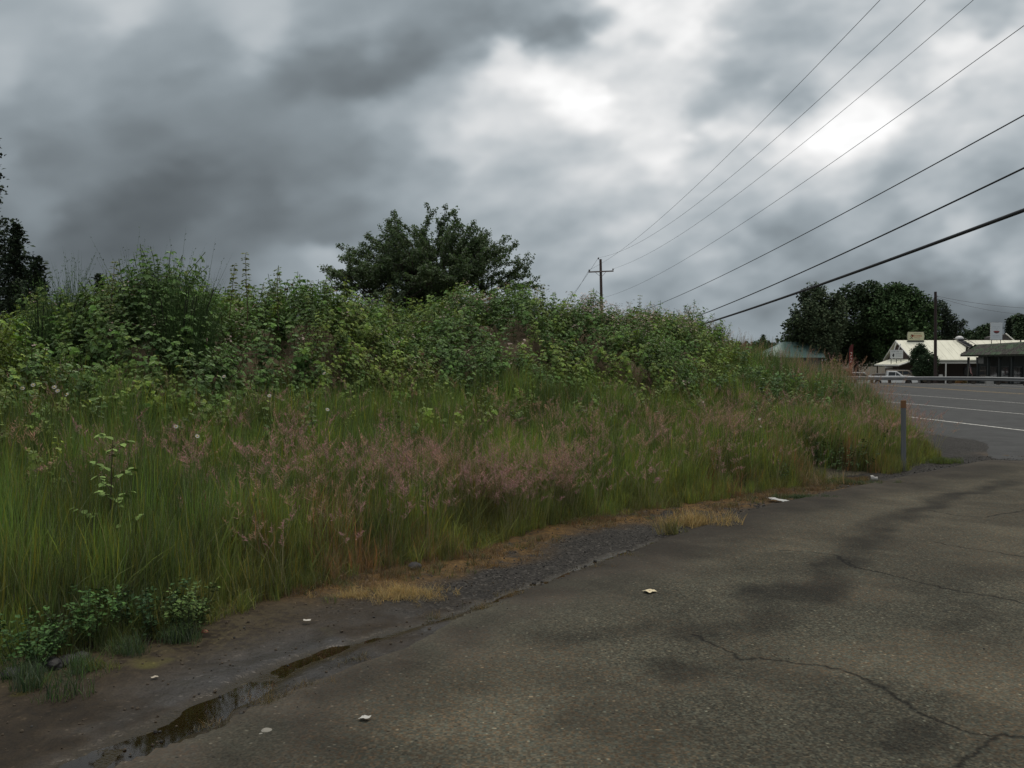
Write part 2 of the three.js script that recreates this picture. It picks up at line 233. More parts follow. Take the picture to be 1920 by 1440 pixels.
{
  const r = rng(31), lines = [
    [[1296, 1196], [1330, 1212], [1362, 1228], [1394, 1244], [1420, 1243], [1460, 1248], [1520, 1254], [1580, 1266], [1620, 1282], [1650, 1298], [1690, 1322], [1720, 1345], [1760, 1360], [1800, 1378], [1850, 1386], [1930, 1390]], [[1862, 1388], [1850, 1404], [1826, 1424], [1796, 1446]],
    [[1460, 1038], [1530, 1043], [1566, 1048], [1596, 1068], [1640, 1078], [1690, 1090], [1740, 1102], [1800, 1116], [1860, 1126], [1930, 1142]], [[1750, 1022], [1800, 1032], [1860, 1040], [1930, 1052]], [[1740, 962], [1790, 972], [1850, 975], [1930, 960]], [[1566, 1048], [1590, 1060], [1608, 1072]]];
  for (const L of lines) { const pts = L.map(([a, b]) => gnd(a, b)); for (let i = 0; i < pts.length - 1; i++) { const [ax, ay] = pts[i], [bx_, by] = pts[i + 1], len = Math.hypot(bx_ - ax, by - ay), n = Math.ceil(len / 0.004); for (let k = 0; k < n; k++) {
    const t = k / n, x = lerp(ax, bx_, t) + (fbm(t * len * 14 + i * 7, i, 3, 71) - 0.5) * 0.07, d = lerp(ay, by, t) + (fbm(t * len * 14 + i * 7, i + 30, 3, 72) - 0.5) * 0.07, w = 0.005 + 0.011 * vnoise(t * len * 9 + i * 3, 2, 73);
    const ci = (x - PX0) / (PX1 - PX0) * PN, cj = (d - PD0) / (PD1 - PD0) * PN, rr = w / (PX1 - PX0) * PN + 0.6;
    for (let jj = Math.floor(cj - rr); jj <= cj + rr; jj++) for (let ii = Math.floor(ci - rr); ii <= ci + rr; ii++) if (ii >= 0 && jj >= 0 && ii < PN && jj < PN) { const q = clamp(1.3 - Math.hypot(ii - ci, jj - cj) / rr) * (0.55 + 0.45 * r()); if (q > crackMap[jj * PN + ii]) crackMap[jj * PN + ii] = q; }
  } } }
}
const padTex = dataTex(PN, (a, n) => {
  const r = rng(13);
  for (let j = 0; j < n; j++) for (let i = 0; i < n; i++) {
    const x = lerp(PX0, PX1, (i + 0.5) / n), d = lerp(PD0, PD1, (j + 0.5) / n), k = (j * n + i) * 4;
    const n1 = fbm(x * 0.8 + 3, d * 0.8, 4, 41), n2 = fbm(x * 5, d * 5, 3, 42), st = fStain(x, d), pd = fPad2(x, d);
    const coarse = smooth(0.46, 0.62, fbm(x * 1.1 + 17, d * 1.1, 4, 45)) * smooth(9.5, 6.5, d);
    const g1 = hash2(Math.floor(x * 95), Math.floor(d * 95), 4), g2 = r(), hue = hash2(Math.floor(x * 80 + 3), Math.floor(d * 80), 6);
    let v = (0.62 + 0.76 * n1) * (0.86 + 0.28 * n2) * st * (1 - 0.22 * smooth(0.46, 0.6, fbm(x * 0.55 - d * 0.5, d * 1.1 + x * 0.9, 3, 47)));
    const rim = smooth(1.1, 0.1, pd + (n1 - 0.5) * 0.8);               // fine silt washed over the edge
    const agg = lerp(0.66 + 0.68 * g1 * g1 + 0.32 * (g2 - 0.5), 0.8 + 0.4 * g2, rim * 0.6);
    let R = 0.08, G = 0.072, B = 0.051;
    if (hue > 0.8) { R *= 1.22; B *= 0.86; } else if (hue < 0.22) { R *= 0.86; G *= 1.02; B *= 1.12; }
    R = lerp(R, 0.06, rim * 0.6); G = lerp(G, 0.05, rim * 0.6); B = lerp(B, 0.042, rim * 0.6);
    R = lerp(R, 0.066, coarse * 0.5); G = lerp(G, 0.068, coarse * 0.5); B = lerp(B, 0.05, coarse * 0.5);
    let e = v * lerp(agg, (agg - 1) * 1.5 + 1, coarse); if (g1 > 0.994) e *= 1.9; if (g1 < 0.004) e *= 0.45;
    const c = crackMap[j * n + i]; const w = 1 - 0.86 * c;
    setRGB(a, k, R * e * w, G * e * w, B * e * w);
    const hb = clamp(0.45 + (agg - 1) * 0.35 - 0.45 * c + (n2 - 0.5) * 0.15) * 255; pBump[k] = pBump[k + 1] = pBump[k + 2] = hb; pBump[k + 3] = 255;
  }
}, true, THREE.MirroredRepeatWrapping);
placeTex(padTex, PX0, PX1, PD0, PD1);
const padBump = placeTex(dataTex(PN, (a) => a.set(pBump), false, THREE.MirroredRepeatWrapping), PX0, PX1, PD0, PD1);
const padH = (x, d) => { const e = padDist(x, d); return 0.034 * smooth(-0.03, 0.14, e) - 0.004 + (fbm(x * 0.7, d * 0.7, 3, 61) - 0.5) * 0.03 + (fbm(x * 5, d * 5, 2, 62) - 0.5) * 0.004; };
structure('driveway', sheet(axis([[-8, -4, 0.25], [-4, 9.6, 0.05], [9.6, 13.4, 0.4]]), axis([[-14, 2.5, 0.5], [2.5, 17.4, 0.05]]), padH,
  (x, d) => padDist(x, d) > -0.02 + 0.09 * (fbm(x * 4, d * 4, 3, 63) - 0.5)), porous(0.9, { map: padTex, bumpMap: padBump, bumpScale: 0.006 }), 'worn cracked asphalt driveway in the foreground');

// highway
const hwyTex = dataTex(1024, (a, n) => { const r = rng(3); for (let j = 0; j < n; j++) for (let i = 0; i < n; i++) { const v = (0.72 + 0.5 * fbm(i / 60, j / 60, 4, 90)) * (0.75 + 0.5 * r()); setRGB(a, (j * n + i) * 4, 0.056 * v, 0.058 * v, 0.058 * v); } }, true, THREE.MirroredRepeatWrapping);
hwyTex.repeat.set(0.2, 0.2);
const hy = (x, d) => fall(d) * 0.62 + lerp(0.002, 0.026, smooth(16.4, 19, d));
function hwyLeft(d) { return d < 20.5 ? lerp(9.0, 10.6, smooth(16.4, 20.5, d)) : 10.6 + bend(d) - bend(20.5); }
const RIGHT = 36.4;
{
  const ds = axis([[-40, 14, 6], [14, 24, 0.4], [24, 140, 2]]), p = [], uv = [], idx = [], N = 14;
  ds.forEach((d) => { const l = d < 13.8 ? 12.6 : hwyLeft(d), rr = RIGHT + bend(Math.max(d, 0)) + 4.1; for (let i = 0; i <= N; i++) { const x = i ? lerp(l, rr, (i - 1) / (N - 1)) : l - 0.12; p.push(x, hy(x, d) - (i ? 0 : 0.07), -d); uv.push(x, d); } });
  for (let j = 0; j < ds.length - 1; j++) for (let i = 0; i < N; i++) { const a = j * (N + 1) + i; idx.push(a, a + 1, a + N + 2, a, a + N + 2, a + N + 1); }
  const g = new THREE.BufferGeometry(); g.setAttribute('position', new THREE.Float32BufferAttribute(p, 3)); g.setAttribute('uv', new THREE.Float32BufferAttribute(uv, 2)); g.setIndex(idx); g.computeVertexNormals();
  const road = structure('highway', g, porous(0.9, { map: hwyTex }), 'grey asphalt highway with white and yellow lane lines');
  const wornTex = (r, g_, b) => dataTex(256, (a, n) => { for (let j = 0; j < n; j++) for (let i = 0; i < n; i++) { const w = smooth(0.35, 0.6, fbm(i / 14, j / 5, 4, 97)); setRGB(a, (j * n + i) * 4, lerp(0.1, r, w), lerp(0.1, g_, w), lerp(0.1, b, w)); } });
  const white = std(1, 1, 1, 0.8, { map: wornTex(0.56, 0.56, 0.52) }), yellow = std(1, 1, 1, 0.8, { map: wornTex(0.36, 0.24, 0.07) });
  function line(x0, w, mat, d0 = -20, d1 = 130, dash = 0, gap = 0) {
    let d = d0; do { const e = dash ? d + dash : d1, q = axis([[d, e, 2]]), P = [], U = [], I = []; q.forEach((dd) => { for (const s of [-1, 1]) { const x = x0 + bend(Math.max(dd, 0)) + s * w / 2; P.push(x, hy(x, dd) + 0.005, -dd); U.push(s * 0.1, dd); } });
      for (let k = 0; k < q.length - 1; k++) I.push(2 * k, 2 * k + 1, 2 * k + 3, 2 * k, 2 * k + 3, 2 * k + 2);
      const gg = new THREE.BufferGeometry(); gg.setAttribute('position', new THREE.Float32BufferAttribute(P, 3)); gg.setAttribute('uv', new THREE.Float32BufferAttribute(U, 2)); gg.setIndex(I); gg.computeVertexNormals(); part(road, 'lane_line', gg, mat); d = e + gap; } while (dash && d < d1);
  }
  line(13.15, 0.15, white); line(17.75, 0.12, white); line(22.7, 0.12, white); line(29.3, 0.13, yellow); line(29.75, 0.13, yellow); line(34.6, 0.13, yellow); line(RIGHT + 1.2, 0.13, white);
}
// gravel car park beyond the highway
{
  const lotTex = dataTex(256, (a, n) => { const r = rng(8); for (let j = 0; j < n; j++) for (let i = 0; i < n; i++) { const v = (0.7 + 0.6 * fbm(i / 20, j / 20, 3, 12)) * (0.8 + 0.4 * r()); setRGB(a, (j * n + i) * 4, 0.16 * v, 0.155 * v, 0.135 * v); } }); lotTex.repeat.set(0.15, 0.15);
  structure('car_park', sheet(axis([[30, 100, 2]]), axis([[40, 160, 2]]), (x, d) => fall(d) + 0.02 - 0.0 * x, (x, d) => x > RIGHT + bend(d) + 3.9), std(1, 1, 1, 0.95, { map: lotTex }), 'pale gravel car park in front of the restaurant');
}

// ------------------------------------------------------------------ GRASS
function tuft(seed, n, lo, hi, spread, lean, width, tip = 0.0) {
  const r = rng(seed), s = new Soup();
  for (let i = 0; i < n; i++) {
    const a = r() * 6.283, rad = spread * Math.sqrt(r()), x = Math.cos(a) * rad, z = Math.sin(a) * rad, h = lerp(lo, hi, r()), b = r() * 6.283, l = lean * (0.15 + r() * r() * 1.3) * h, w = width * (r() < 0.08 ? 1.5 + 0.5 * r() : 0.45 + 0.7 * r()), t = r() * 3.14, wx = Math.cos(t) * w, wz = Math.sin(t) * w;
    const q = 0.45 + 1.1 * r() * r() + 0.2 * r(), dry = r(), col = dry > 0.84 ? [q * 1.7, q * 1.15, q * 0.8] : [q * (0.85 + 0.3 * r()), q, q * (0.7 + 0.5 * r())];
    const P = (u) => [x + Math.cos(b) * l * u * u, h * (u - 0.18 * (l / h) * u * u * u), z + Math.sin(b) * l * u * u];
    const p0 = P(0), p1 = P(0.4), p2 = P(0.75), p3 = P(1), L = (p, k) => [p[0] - wx * k, p[1], p[2] - wz * k], R = (p, k) => [p[0] + wx * k, p[1], p[2] + wz * k];
    s.quad(L(p0, 1), R(p0, 1), R(p1, 0.9), L(p1, 0.9), col); s.quad(L(p1, 0.9), R(p1, 0.9), R(p2, 0.6), L(p2, 0.6), col); s.tri(L(p2, 0.6), R(p2, 0.6), p3, col);
  }
  return s.geo();
}
function panicle(seed, n, height, headLen, headR) {          // a few stems with loose feathery heads
  const r = rng(seed), s = new Soup();
  for (let i = 0; i < n; i++) {
    const a = r() * 6.283, rad = 0.07 * Math.sqrt(r()), x = Math.cos(a) * rad, z = Math.sin(a) * rad, h = height * (0.75 + 0.5 * r()), b = r() * 6.283, l = h * (0.08 + 0.3 * r()), w = 0.0016;
    const P = (u) => [x + Math.cos(b) * l * u * u, h * u - l * 0.25 * u * u, z + Math.sin(b) * l * u * u], g = [0.75, 1.0, 0.55];
    const p0 = P(0), p1 = P(0.55), p2 = P(1);
    s.quad([p0[0] - w, p0[1], p0[2]], [p0[0] + w, p0[1], p0[2]], [p1[0] + w, p1[1], p1[2]], [p1[0] - w, p1[1], p1[2]], g); s.quad([p1[0], p1[1], p1[2] - w], [p1[0], p1[1], p1[2] + w], [p2[0], p2[1], p2[2] + w * 0.6], [p2[0], p2[1], p2[2] - w * 0.6], g);
    const m = 26, hl = headLen * (0.7 + 0.6 * r()), hr = headR * (0.5 + 0.9 * r());
    for (let k = 0; k < m; k++) {
      const u = k / (m - 1), c = P(1 - (hl / h) * (1 - u)), an = r() * 6.283, ln = hr * (1.1 - u * 0.85) * (0.5 + 0.8 * r()), e = [c[0] + Math.cos(an) * ln, c[1] + ln * (0.5 + r() * 0.5), c[2] + Math.sin(an) * ln], q = 0.7 + 0.6 * r(), col = [q, q * 0.72, q * 0.7], ww = 0.0018 + 0.002 * r();
      const f = [(c[0] + e[0]) / 2, (c[1] + e[1]) / 2, (c[2] + e[2]) / 2], nx = -Math.sin(an) * ww, nz = Math.cos(an) * ww;
      s.tri(c, [f[0] + nx, f[1], f[2] + nz], e, col); s.tri(c, e, [f[0] - nx, f[1] - ww, f[2] - nz], col);
    }
  }
  return s.geo();
}
const grassMat = leafMat(1, 0.4);
const bendDir = -0.5;
function inPx(list, x, d) { let v = 0; for (const [cx, cd, rx, rd, s] of list) { const q = ((x - cx) / rx) ** 2 + ((d - cd) / rd) ** 2; if (q < 1) v = Math.max(v, s * (1 - q)); } return v; }
// where the mauve bent-grass heads stand (x, depth, radii, strength) and where the stems have gone straw and rust
const mauve = [[-1.6, 9.3, 1.3, 1.2, 0.85], [-0.6, 9.7, 1.2, 1.1, 0.85], [0.4, 10.9, 1.2, 1.2, 0.8], [2.6, 13.6, 1.9, 1.5, 1], [4.6, 15.8, 2, 2, 0.9], [6.6, 16.3, 1.8, 1.6, 1], [7.4, 18, 1.6, 2, 0.5], [-3.3, 8.6, 1.3, 1, 0.55], [-2.6, 7.9, 1, 0.7, 0.45], [1.6, 12.8, 1.2, 1, 0.6], [-4.6, 9.3, 1.2, 1, 0.5], [8.8, 22, 1.4, 3, 0.5]];
const rust = [[-1.35, 7.75, 0.45, 0.5, 1], [-1.6, 8.2, 0.5, 0.5, 0.8], [-0.75, 8.5, 0.4, 0.4, 0.5], [2.9, 12.4, 0.6, 0.5, 0.6], [4.1, 13.4, 0.5, 0.5, 0.9], [5.8, 15, 0.8, 0.6, 0.6], [-2.2, 7.6, 0.4, 0.4, 0.3], [7.4, 17.6, 0.8, 1, 0.5]];
{
  const r = rng(100), lists = [[], [], [], []], heads = [[], [], []], fine = [[], []];
  const put = (x, d, pd) => {
    if (((x - 5.2) / 0.95) ** 2 + ((d - 14.1) / 0.7) ** 2 < 1 && pd < 1.2) return;
    const y = ground(x, d, pd) - 0.01, n = fbm(x * 0.7, d * 0.7, 3, 111), n2 = fbm(x * 2.4, d * 2.4, 3, 112), ru = inPx(rust, x, d) * 1.2, mv = inPx(mauve, x, d);
    let h = (0.5 + 0.42 * n) * (1 + 0.06 * smooth(2, 3.2, pd)) * smooth(-0.35, 0.75, pd + 0.12) * (0.75 + 0.5 * r());
    if (pd < 0.3) h *= 0.5 + 0.5 * r();
    h *= 1 + 0.68 * smooth(3.5, 5.5, x) * smooth(17.5, 20.5, d) * smooth(0.3, 1.2, pd);
    let c = [lerp(0.12, 0.21, n2), lerp(0.225, 0.29, n2), lerp(0.04, 0.042, n)]; const tall = smooth(3.5, 5.5, x) * smooth(17, 20, d); c = [lerp(c[0], 0.1, tall * 0.6), lerp(c[1], 0.19, tall * 0.6), lerp(c[2], 0.045, tall * 0.6)];
    { const dk = smooth(0.35, 0.7, fbm(x * 4.5, d * 4.5, 2, 113)); c = c.map((v) => v * (0.62 + 0.7 * dk)); }
    const yl = smooth(0.9, 0.1, pd) * (x > -2.4 ? 1 : 0.35) * (0.3 + 0.7 * n2); c = [lerp(c[0], 0.25, yl * 0.6), lerp(c[1], 0.25, yl * 0.6), lerp(c[2], 0.05, yl * 0.6)];
    if (ru * 0.5 > r()) c = [0.27, 0.18, 0.075];
    const j = 0.75 + 0.5 * r(); c = c.map((v) => v * j);
    lists[(r() * 4) | 0].push([x, y, -d, turned(r() * 6.283, 0.02 + 0.17 * r(), bendDir + (r() - 0.5) * 3), [(0.35 + 0.65 * Math.min(1, h * 1.3)) * (0.85 + 0.4 * r()), h, (0.35 + 0.65 * Math.min(1, h * 1.3)) * (0.85 + 0.4 * r())], c]);
    if (mv * mv * 0.5 * smooth(0.46, 0.68, fbm(x * 1.9 + 8, d * 1.9, 3, 119)) * smooth(6.9, 8.2, d) > r() || r() < 0.03 * smooth(6.6, 8, d) + 0.035 * tall) { const q = 0.7 + 0.6 * r(); heads[(r() * 3) | 0].push([x, y, -d, turned(r() * 6.283, 0.08 + 0.3 * r(), bendDir + (r() - 0.5) * 2), [1, (0.58 + 0.34 * r()) * (1 + 0.75 * tall * smooth(0.3, 1.2, pd)), 1], r() < 0.6 - 0.3 * tall ? [0.33 * q, 0.225 * q, 0.215 * q] : [0.32 * q, 0.25 * q, 0.16 * q]]); }
  };
  // everything within view between the grass edge and the brambles
  let tries = 0;
  while (tries++ < 90000) {
    const d = 4.2 + Math.pow(r(), 1.25) * 30, x = (r() * 2 - 1) * (0.64 * d + 0.6);
    if (x < -12 || d * (0.64 * d) * r() > 1e9) continue;
    const pd = patchDist(x, d); if (pd < -0.1 * r() || pd > 6) continue;
    if (pd > 4.3 && x < 5 && r() < 0.8) continue;
    // even density over the ground: thin out what the narrow near cone would pack
    if (r() > Math.min(1, Math.pow(d / 11, 0.8))) continue;
    put(x, d, pd);
  }
  const g = [tuft(1, 34, 0.55, 1.1, 0.1, 0.16, 0.0032), tuft(2, 34, 0.5, 1.05, 0.11, 0.28, 0.003), tuft(3, 32, 0.45, 1.15, 0.1, 0.12, 0.0036), tuft(4, 36, 0.35, 0.95, 0.12, 0.4, 0.0028)];
  const gr = new THREE.Group(); gr.name = 'tall_grass'; gr.userData.kind = 'stuff'; gr.userData.label = 'tall green and straw coloured grass on the bank beside the driveway';
  lists.forEach((l, i) => { const m = instances('blades', g[i], grassMat, l); m.userData.kind = 'stuff'; gr.add(m); }); top(gr);
  const hg = [panicle(11, 7, 1.02, 0.2, 0.05), panicle(12, 8, 0.95, 0.17, 0.04), panicle(13, 6, 1.1, 0.24, 0.06)];
  const hd = new THREE.Group(); hd.name = 'seeding_grass'; hd.userData.kind = 'stuff'; hd.userData.label = 'dusty mauve grass seed heads standing above the green grass';
  heads.forEach((l, i) => { const m = instances('seed_heads', hg[i], grassMat, l); m.userData.kind = 'stuff'; hd.add(m); }); top(hd);
  console.log('grass', lists.map((l) => l.length), heads.map((l) => l.length));
}
{ // short dead turf, straw patches and edge weeds on the verge
  const r = rng(200), turf = [], straw = [], weed = [];
  for (let i = 0; i < 16000; i++) {
    const d = 6 + r() * 8, x = -3 + r() * 8.5, pd = patchDist(x, d), pad = padDist(x, d); if (pd > 0.25 || pd < -1 || pad > -0.06) continue;
    const n = fbm(x * 2.2, d * 2.2, 3, 210), keep = smooth(0.8, 0.05, -pd) * smooth(0.34, 0.6, n) * smooth(6.7, 7.6, d); if (r() > keep) continue;
    const q = 0.6 + 0.7 * r(); turf.push([x, 0.0, -d, turned(r() * 6.28, 0.2 * r(), r() * 6.28), [1.2, 0.4 + 0.6 * r(), 1.2], r() < 0.75 ? [0.2 * q, 0.125 * q, 0.048 * q] : [0.12 * q, 0.13 * q, 0.035 * q]]);
  }
  const clump = (cx, cd, rx, rd, n, lo, hi, cols, list, lean = 0.5) => { for (let i = 0; i < n; i++) { const a = r() * 6.28, k = 1.5 * r() * Math.sqrt(r()), x = cx + Math.cos(a) * k * rx, d = cd + Math.sin(a) * k * rd, q = 0.65 + 0.6 * r(), c = cols[(r() * cols.length) | 0]; list.push([x, 0.0, -d, turned(r() * 6.28, lean * (r() - 0.3), r() * 6.28), (() => { const k2 = lerp(lo, hi, r()) * 10; return [Math.max(0.8, k2 * 0.8), k2, Math.max(0.8, k2 * 0.8)]; })(), c.map((v) => v * q)]); } };
  const st = [[0.52, 0.37, 0.14], [0.44, 0.3, 0.11], [0.58, 0.43, 0.19]], gn = [[0.06, 0.12, 0.03], [0.09, 0.15, 0.035], [0.05, 0.1, 0.035]];
  const [a1, b1] = gnd(745, 1116); clump(a1, b1, 0.36, 0.24, 300, 0.03, 0.08, st, straw, 1.5); clump(a1 - 0.35, b1 - 0.1, 0.25, 0.08, 30, 0.03, 0.08, st, straw, 1.2);
  const [a2, b2] = gnd(1300, 985); clump(a2, b2, 0.5, 0.2, 110, 0.06, 0.2, st, straw, 1); const [a3, b3] = gnd(1262, 1002); clump(a3, b3, 0.12, 0.06, 16, 0.1, 0.22, [[0.16, 0.17, 0.03], [0.3, 0.24, 0.08]], straw, 0.9);
  const [a4, b4] = gnd(1495, 912); clump(a4, b4 + 0.1, 0.5, 0.25, 80, 0.12, 0.28, [[0.3, 0.2, 0.09], [0.34, 0.25, 0.12], [0.2, 0.16, 0.06]], straw, 1.4);
  const [a5, b5] = gnd(1580, 908); clump(a5, b5, 0.9, 0.12, 160, 0.04, 0.12, [[0.06, 0.12, 0.03], [0.08, 0.13, 0.03], [0.2, 0.15, 0.06]], weed); const [a6, b6] = gnd(1500, 935); clump(a6, b6, 0.6, 0.1, 90, 0.03, 0.1, gn, weed);
  const [a7, b7] = gnd(1765, 868); clump(a7, b7, 0.3, 0.14, 90, 0.05, 0.16, [[0.15, 0.2, 0.03], [0.12, 0.17, 0.03]], weed);
  for (const [px, py, n] of [[530, 1312, 14], [580, 1290, 12], [500, 1325, 9], [660, 1240, 9], [395, 1365, 7], [900, 1145, 16], [960, 1120, 14], [820, 1160, 10], [1120, 1068, 10], [1180, 1045, 10]]) { const [x, d] = gnd(px, py); clump(x, d, 0.16, 0.06, n, 0.02, 0.07, [[0.22, 0.14, 0.05], [0.16, 0.12, 0.04], [0.09, 0.1, 0.03]], straw, 1.1); }
  for (const [px, py, n] of [[60, 1290, 12], [150, 1262, 16], [330, 1205, 18], [250, 1225, 16], [50, 1265, 20], [120, 1305, 6]]) { const [x, d] = gnd(px, py); clump(x, d, 0.2, 0.1, n, 0.06, 0.2, gn, weed, 0.8); }
  const [a8, b8] = gnd(170, 1258); clump(a8, b8, 0.14, 0.04, 26, 0.03, 0.1, [[0.2, 0.19, 0.02], [0.16, 0.17, 0.03]], weed, 1.3);
  const short = tuft(21, 24, 0.5, 1, 0.55, 0.8, 0.017).scale(0.1, 0.1, 0.1), long = tuft(22, 16, 0.6, 1.3, 0.5, 1.2, 0.015).scale(0.1, 0.1, 0.1);
  const g = new THREE.Group(); g.name = 'dry_turf'; g.userData.kind = 'stuff'; g.userData.label = 'short dead straw and rust coloured turf along the muddy verge';
  for (const [n, ge, l] of [['moss_turf', short, turf], ['straw', long, straw], ['edge_weeds', short, weed]]) { const m = instances(n, ge, grassMat, l); m.userData.kind = 'stuff'; g.add(m); } top(g);
}
{ // loose gravel
  const r = rng(300), g = new THREE.IcosahedronGeometry(1, 0); g.scale(1, 0.65, 0.85); const l = [];
  for (let i = 0; i < 60000 && l.length < 8000; i++) {
    const d = 4.2 + r() * 13, x = -3.5 + r() * 13.5, pad = -padDist(x, d), pd = patchDist(x, d); if (pd > -0.02) continue;
    const n = fbm(x * 3, d * 3, 3, 310);
    const want = pad > 0 ? (smooth(6.2, 7.2, d) * smooth(1.3, 0.3, pad) * smooth(0.35, 0.6, n) + 0.16 + 0.8 * smooth(8, 9, x) + 0.3 * smooth(0.16, 0.05, pad)) : 0.004 + 0.05 * smooth(0.5, 0, -pad); if (r() > want) continue;
    const s = pad > 0 ? (pad < 0.12 && d > 6 && r() < 0.16 ? 0.01 + 0.014 * r() : 0.004 + 0.011 * r() * r()) : 0.003 + 0.006 * r() * r(), q = 0.02 + 0.07 * r() * r(), mud = pad > 0 && d < 7.5 && r() < 0.75; l.push([x, (pad > 0 ? vergeH(x, d) : padH(x, d)) + s * 0.3, -d, new THREE.Quaternion().setFromEuler(new THREE.Euler(r(), r() * 6, r())), s, mud ? [0.045 + q * 0.2, 0.034 + q * 0.15, 0.022 + q * 0.1] : [q * 1.05, q, q * 0.9]]);
  }
  const m = instances('gravel', g, std(1, 1, 1, 0.9), l); m.userData.kind = 'stuff'; m.userData.label = 'loose dark gravel between the asphalt and the grass'; top(m);
}

// ------------------------------------------------------------------ BRAMBLES
const lumps = [[-2.9, 11.5, 1.6, 0.15], [-3.6, 11.5, 2, 0.12], [-6.2, 10.2, 2, -0.75], [-2.6, 15, 1.5, -0.25], [0.2, 17, 1.8, 0.25], [0.8, 18.5, 2, 0.15], [3, 19.5, 1.6, -0.1], [-8.5, 12, 2.6, -0.5], [-1.7, 15.5, 1.0, -0.6]];
function brambleTop(x, d, pd = patchDist(x, d)) {
  const s = smooth(2.3, 5.3, pd + (fbm(x * 0.8 + 3, d * 0.8, 3, 401) - 0.5) * 1.6);
  let h = 1.72 * s; for (const [lx, ld, lr, lh] of lumps) h += s * lh * Math.exp(-((x - lx) ** 2 + (d - ld) ** 2) / (lr * lr));
  h += s * ((fbm(x * 1.1, d * 1.1, 3, 402) - 0.5) * 1.1 + (fbm(x * 3, d * 3, 2, 403) - 0.5) * 0.55);
  h *= 1 - smooth(5.6, 9.0, x - (d - 20) * 0.15);
  return h;
}
function leafSpray(seed, leaves, len, size) {
  const r = rng(seed), s = new Soup(), stem = [0.75, 0.55, 0.4], w = 0.0035;
  const P = (u) => [0.10 * Math.sin(u * 2) * len, u * len, 0.12 * u * u * len];
  for (let i = 0; i < 4; i++) { const a = P(i / 4), b = P((i + 1) / 4); s.quad([a[0] - w, a[1], a[2]], [a[0] + w, a[1], a[2]], [b[0] + w, b[1], b[2]], [b[0] - w, b[1], b[2]], stem); s.quad([a[0], a[1], a[2] - w], [a[0], a[1], a[2] + w], [b[0], b[1], b[2] + w], [b[0], b[1], b[2] - w], stem); }
  const Q = new THREE.Quaternion(), V = new THREE.Vector3(), E = new THREE.Euler();
  for (let i = 0; i < leaves; i++) {
    const c = P(0.2 + 0.8 * (i + r() * 0.6) / leaves), yaw = i * 2.4 + r(), pitch = 0.55 + 0.5 * r(), pet = size * (0.5 + 0.4 * r()), n = r() < 0.6 ? 3 : 5, sz = size * (0.7 + 0.5 * r()) * (i > leaves - 2 ? 0.65 : 1);
    const q = 0.72 + 0.56 * r(), young = i >= leaves - 2 ? 1.25 : 1, col = [q * young * (0.9 + 0.25 * r()), q * young, q * (0.8 + 0.4 * r())];
    const base = new THREE.Vector3(Math.cos(yaw) * Math.sin(pitch), Math.cos(pitch) * 0.5, Math.sin(yaw) * Math.sin(pitch)).multiplyScalar(pet).add(V.set(...c)).clone();
    s.tri(c, [base.x + w * 0.6, base.y, base.z], [base.x, base.y + w * 0.8, base.z], stem);
    for (let k = 0; k < n; k++) {
      const off = (k - (n - 1) / 2) * (n === 3 ? 1.15 : 0.8); E.set(0.25 + 0.4 * (r() - 0.5), -yaw + off + Math.PI / 2, (r() - 0.5) * 0.8, 'YXZ'); Q.setFromEuler(E);
      const L = sz * (k === (n - 1) / 2 ? 1.1 : 0.85), W = L * 0.36, T = (x, y, z) => { V.set(x, y, z).applyQuaternion(Q).add(base); return [V.x, V.y, V.z]; };
      const b = T(0, 0, 0), l = T(-W, 0.02 * L, L * 0.42), rr = T(W, 0.02 * L, L * 0.42), m = T(0, -0.06 * L, L * 0.45), l2 = T(-W * 0.7, 0.0, L * 0.75), r2 = T(W * 0.7, 0.0, L * 0.75), t = T(0, -0.12 * L, L);
      s.tri(b, l, m, col); s.tri(b, m, rr, col); s.tri(l, l2, m, col); s.tri(m, r2, rr, col); s.tri(l2, t, m, col); s.tri(m, t, r2, col);
    }
  }
  return s.geo();
}
function flowerSpray(seed) {
  const r = rng(seed), s = new Soup(), w = 0.002, V = new THREE.Vector3();
  for (let i = 0; i < 11; i++) {
    const u = 0.3 + 0.7 * r(), b = [0.02 * Math.sin(u * 3), u * 0.22, 0.02 * Math.cos(u * 2)], a = r() * 6.283, ln = 0.03 + 0.06 * r(), e = [b[0] + Math.cos(a) * ln, b[1] + ln * 0.8, b[2] + Math.sin(a) * ln];
    s.tri([b[0] - w, b[1], b[2]], [b[0] + w, b[1], b[2]], e, [0.3, 0.3, 0.18]);
    const open = r() < 0.5, R = open ? 0.013 + 0.005 * r() : 0.007, q = 0.8 + 0.35 * r(), col = open ? [0.56 * q, 0.44 * q, 0.43 * q] : [0.4 * q, 0.31 * q, 0.25 * q], tx = (r() - 0.5) * 1.4, tz = (r() - 0.5) * 1.4;
    for (let k = 0; k < 5; k++) { const p = k * 1.257, f = (x, z, y = 0) => [e[0] + x, e[1] + y - x * tx - z * tz, e[2] + z]; s.quad(e, f(Math.cos(p - 0.45) * R * 0.8, Math.sin(p - 0.45) * R * 0.8, 0.003), f(Math.cos(p) * R * 1.3, Math.sin(p) * R * 1.3, 0.005), f(Math.cos(p + 0.45) * R * 0.8, Math.sin(p + 0.45) * R * 0.8, 0.003), col); }
  }
  s.quad([-w, 0, 0], [w, 0, 0], [w, 0.2, 0.01], [-w, 0.2, 0.01], [0.3, 0.3, 0.18]);
  return s.geo();
}
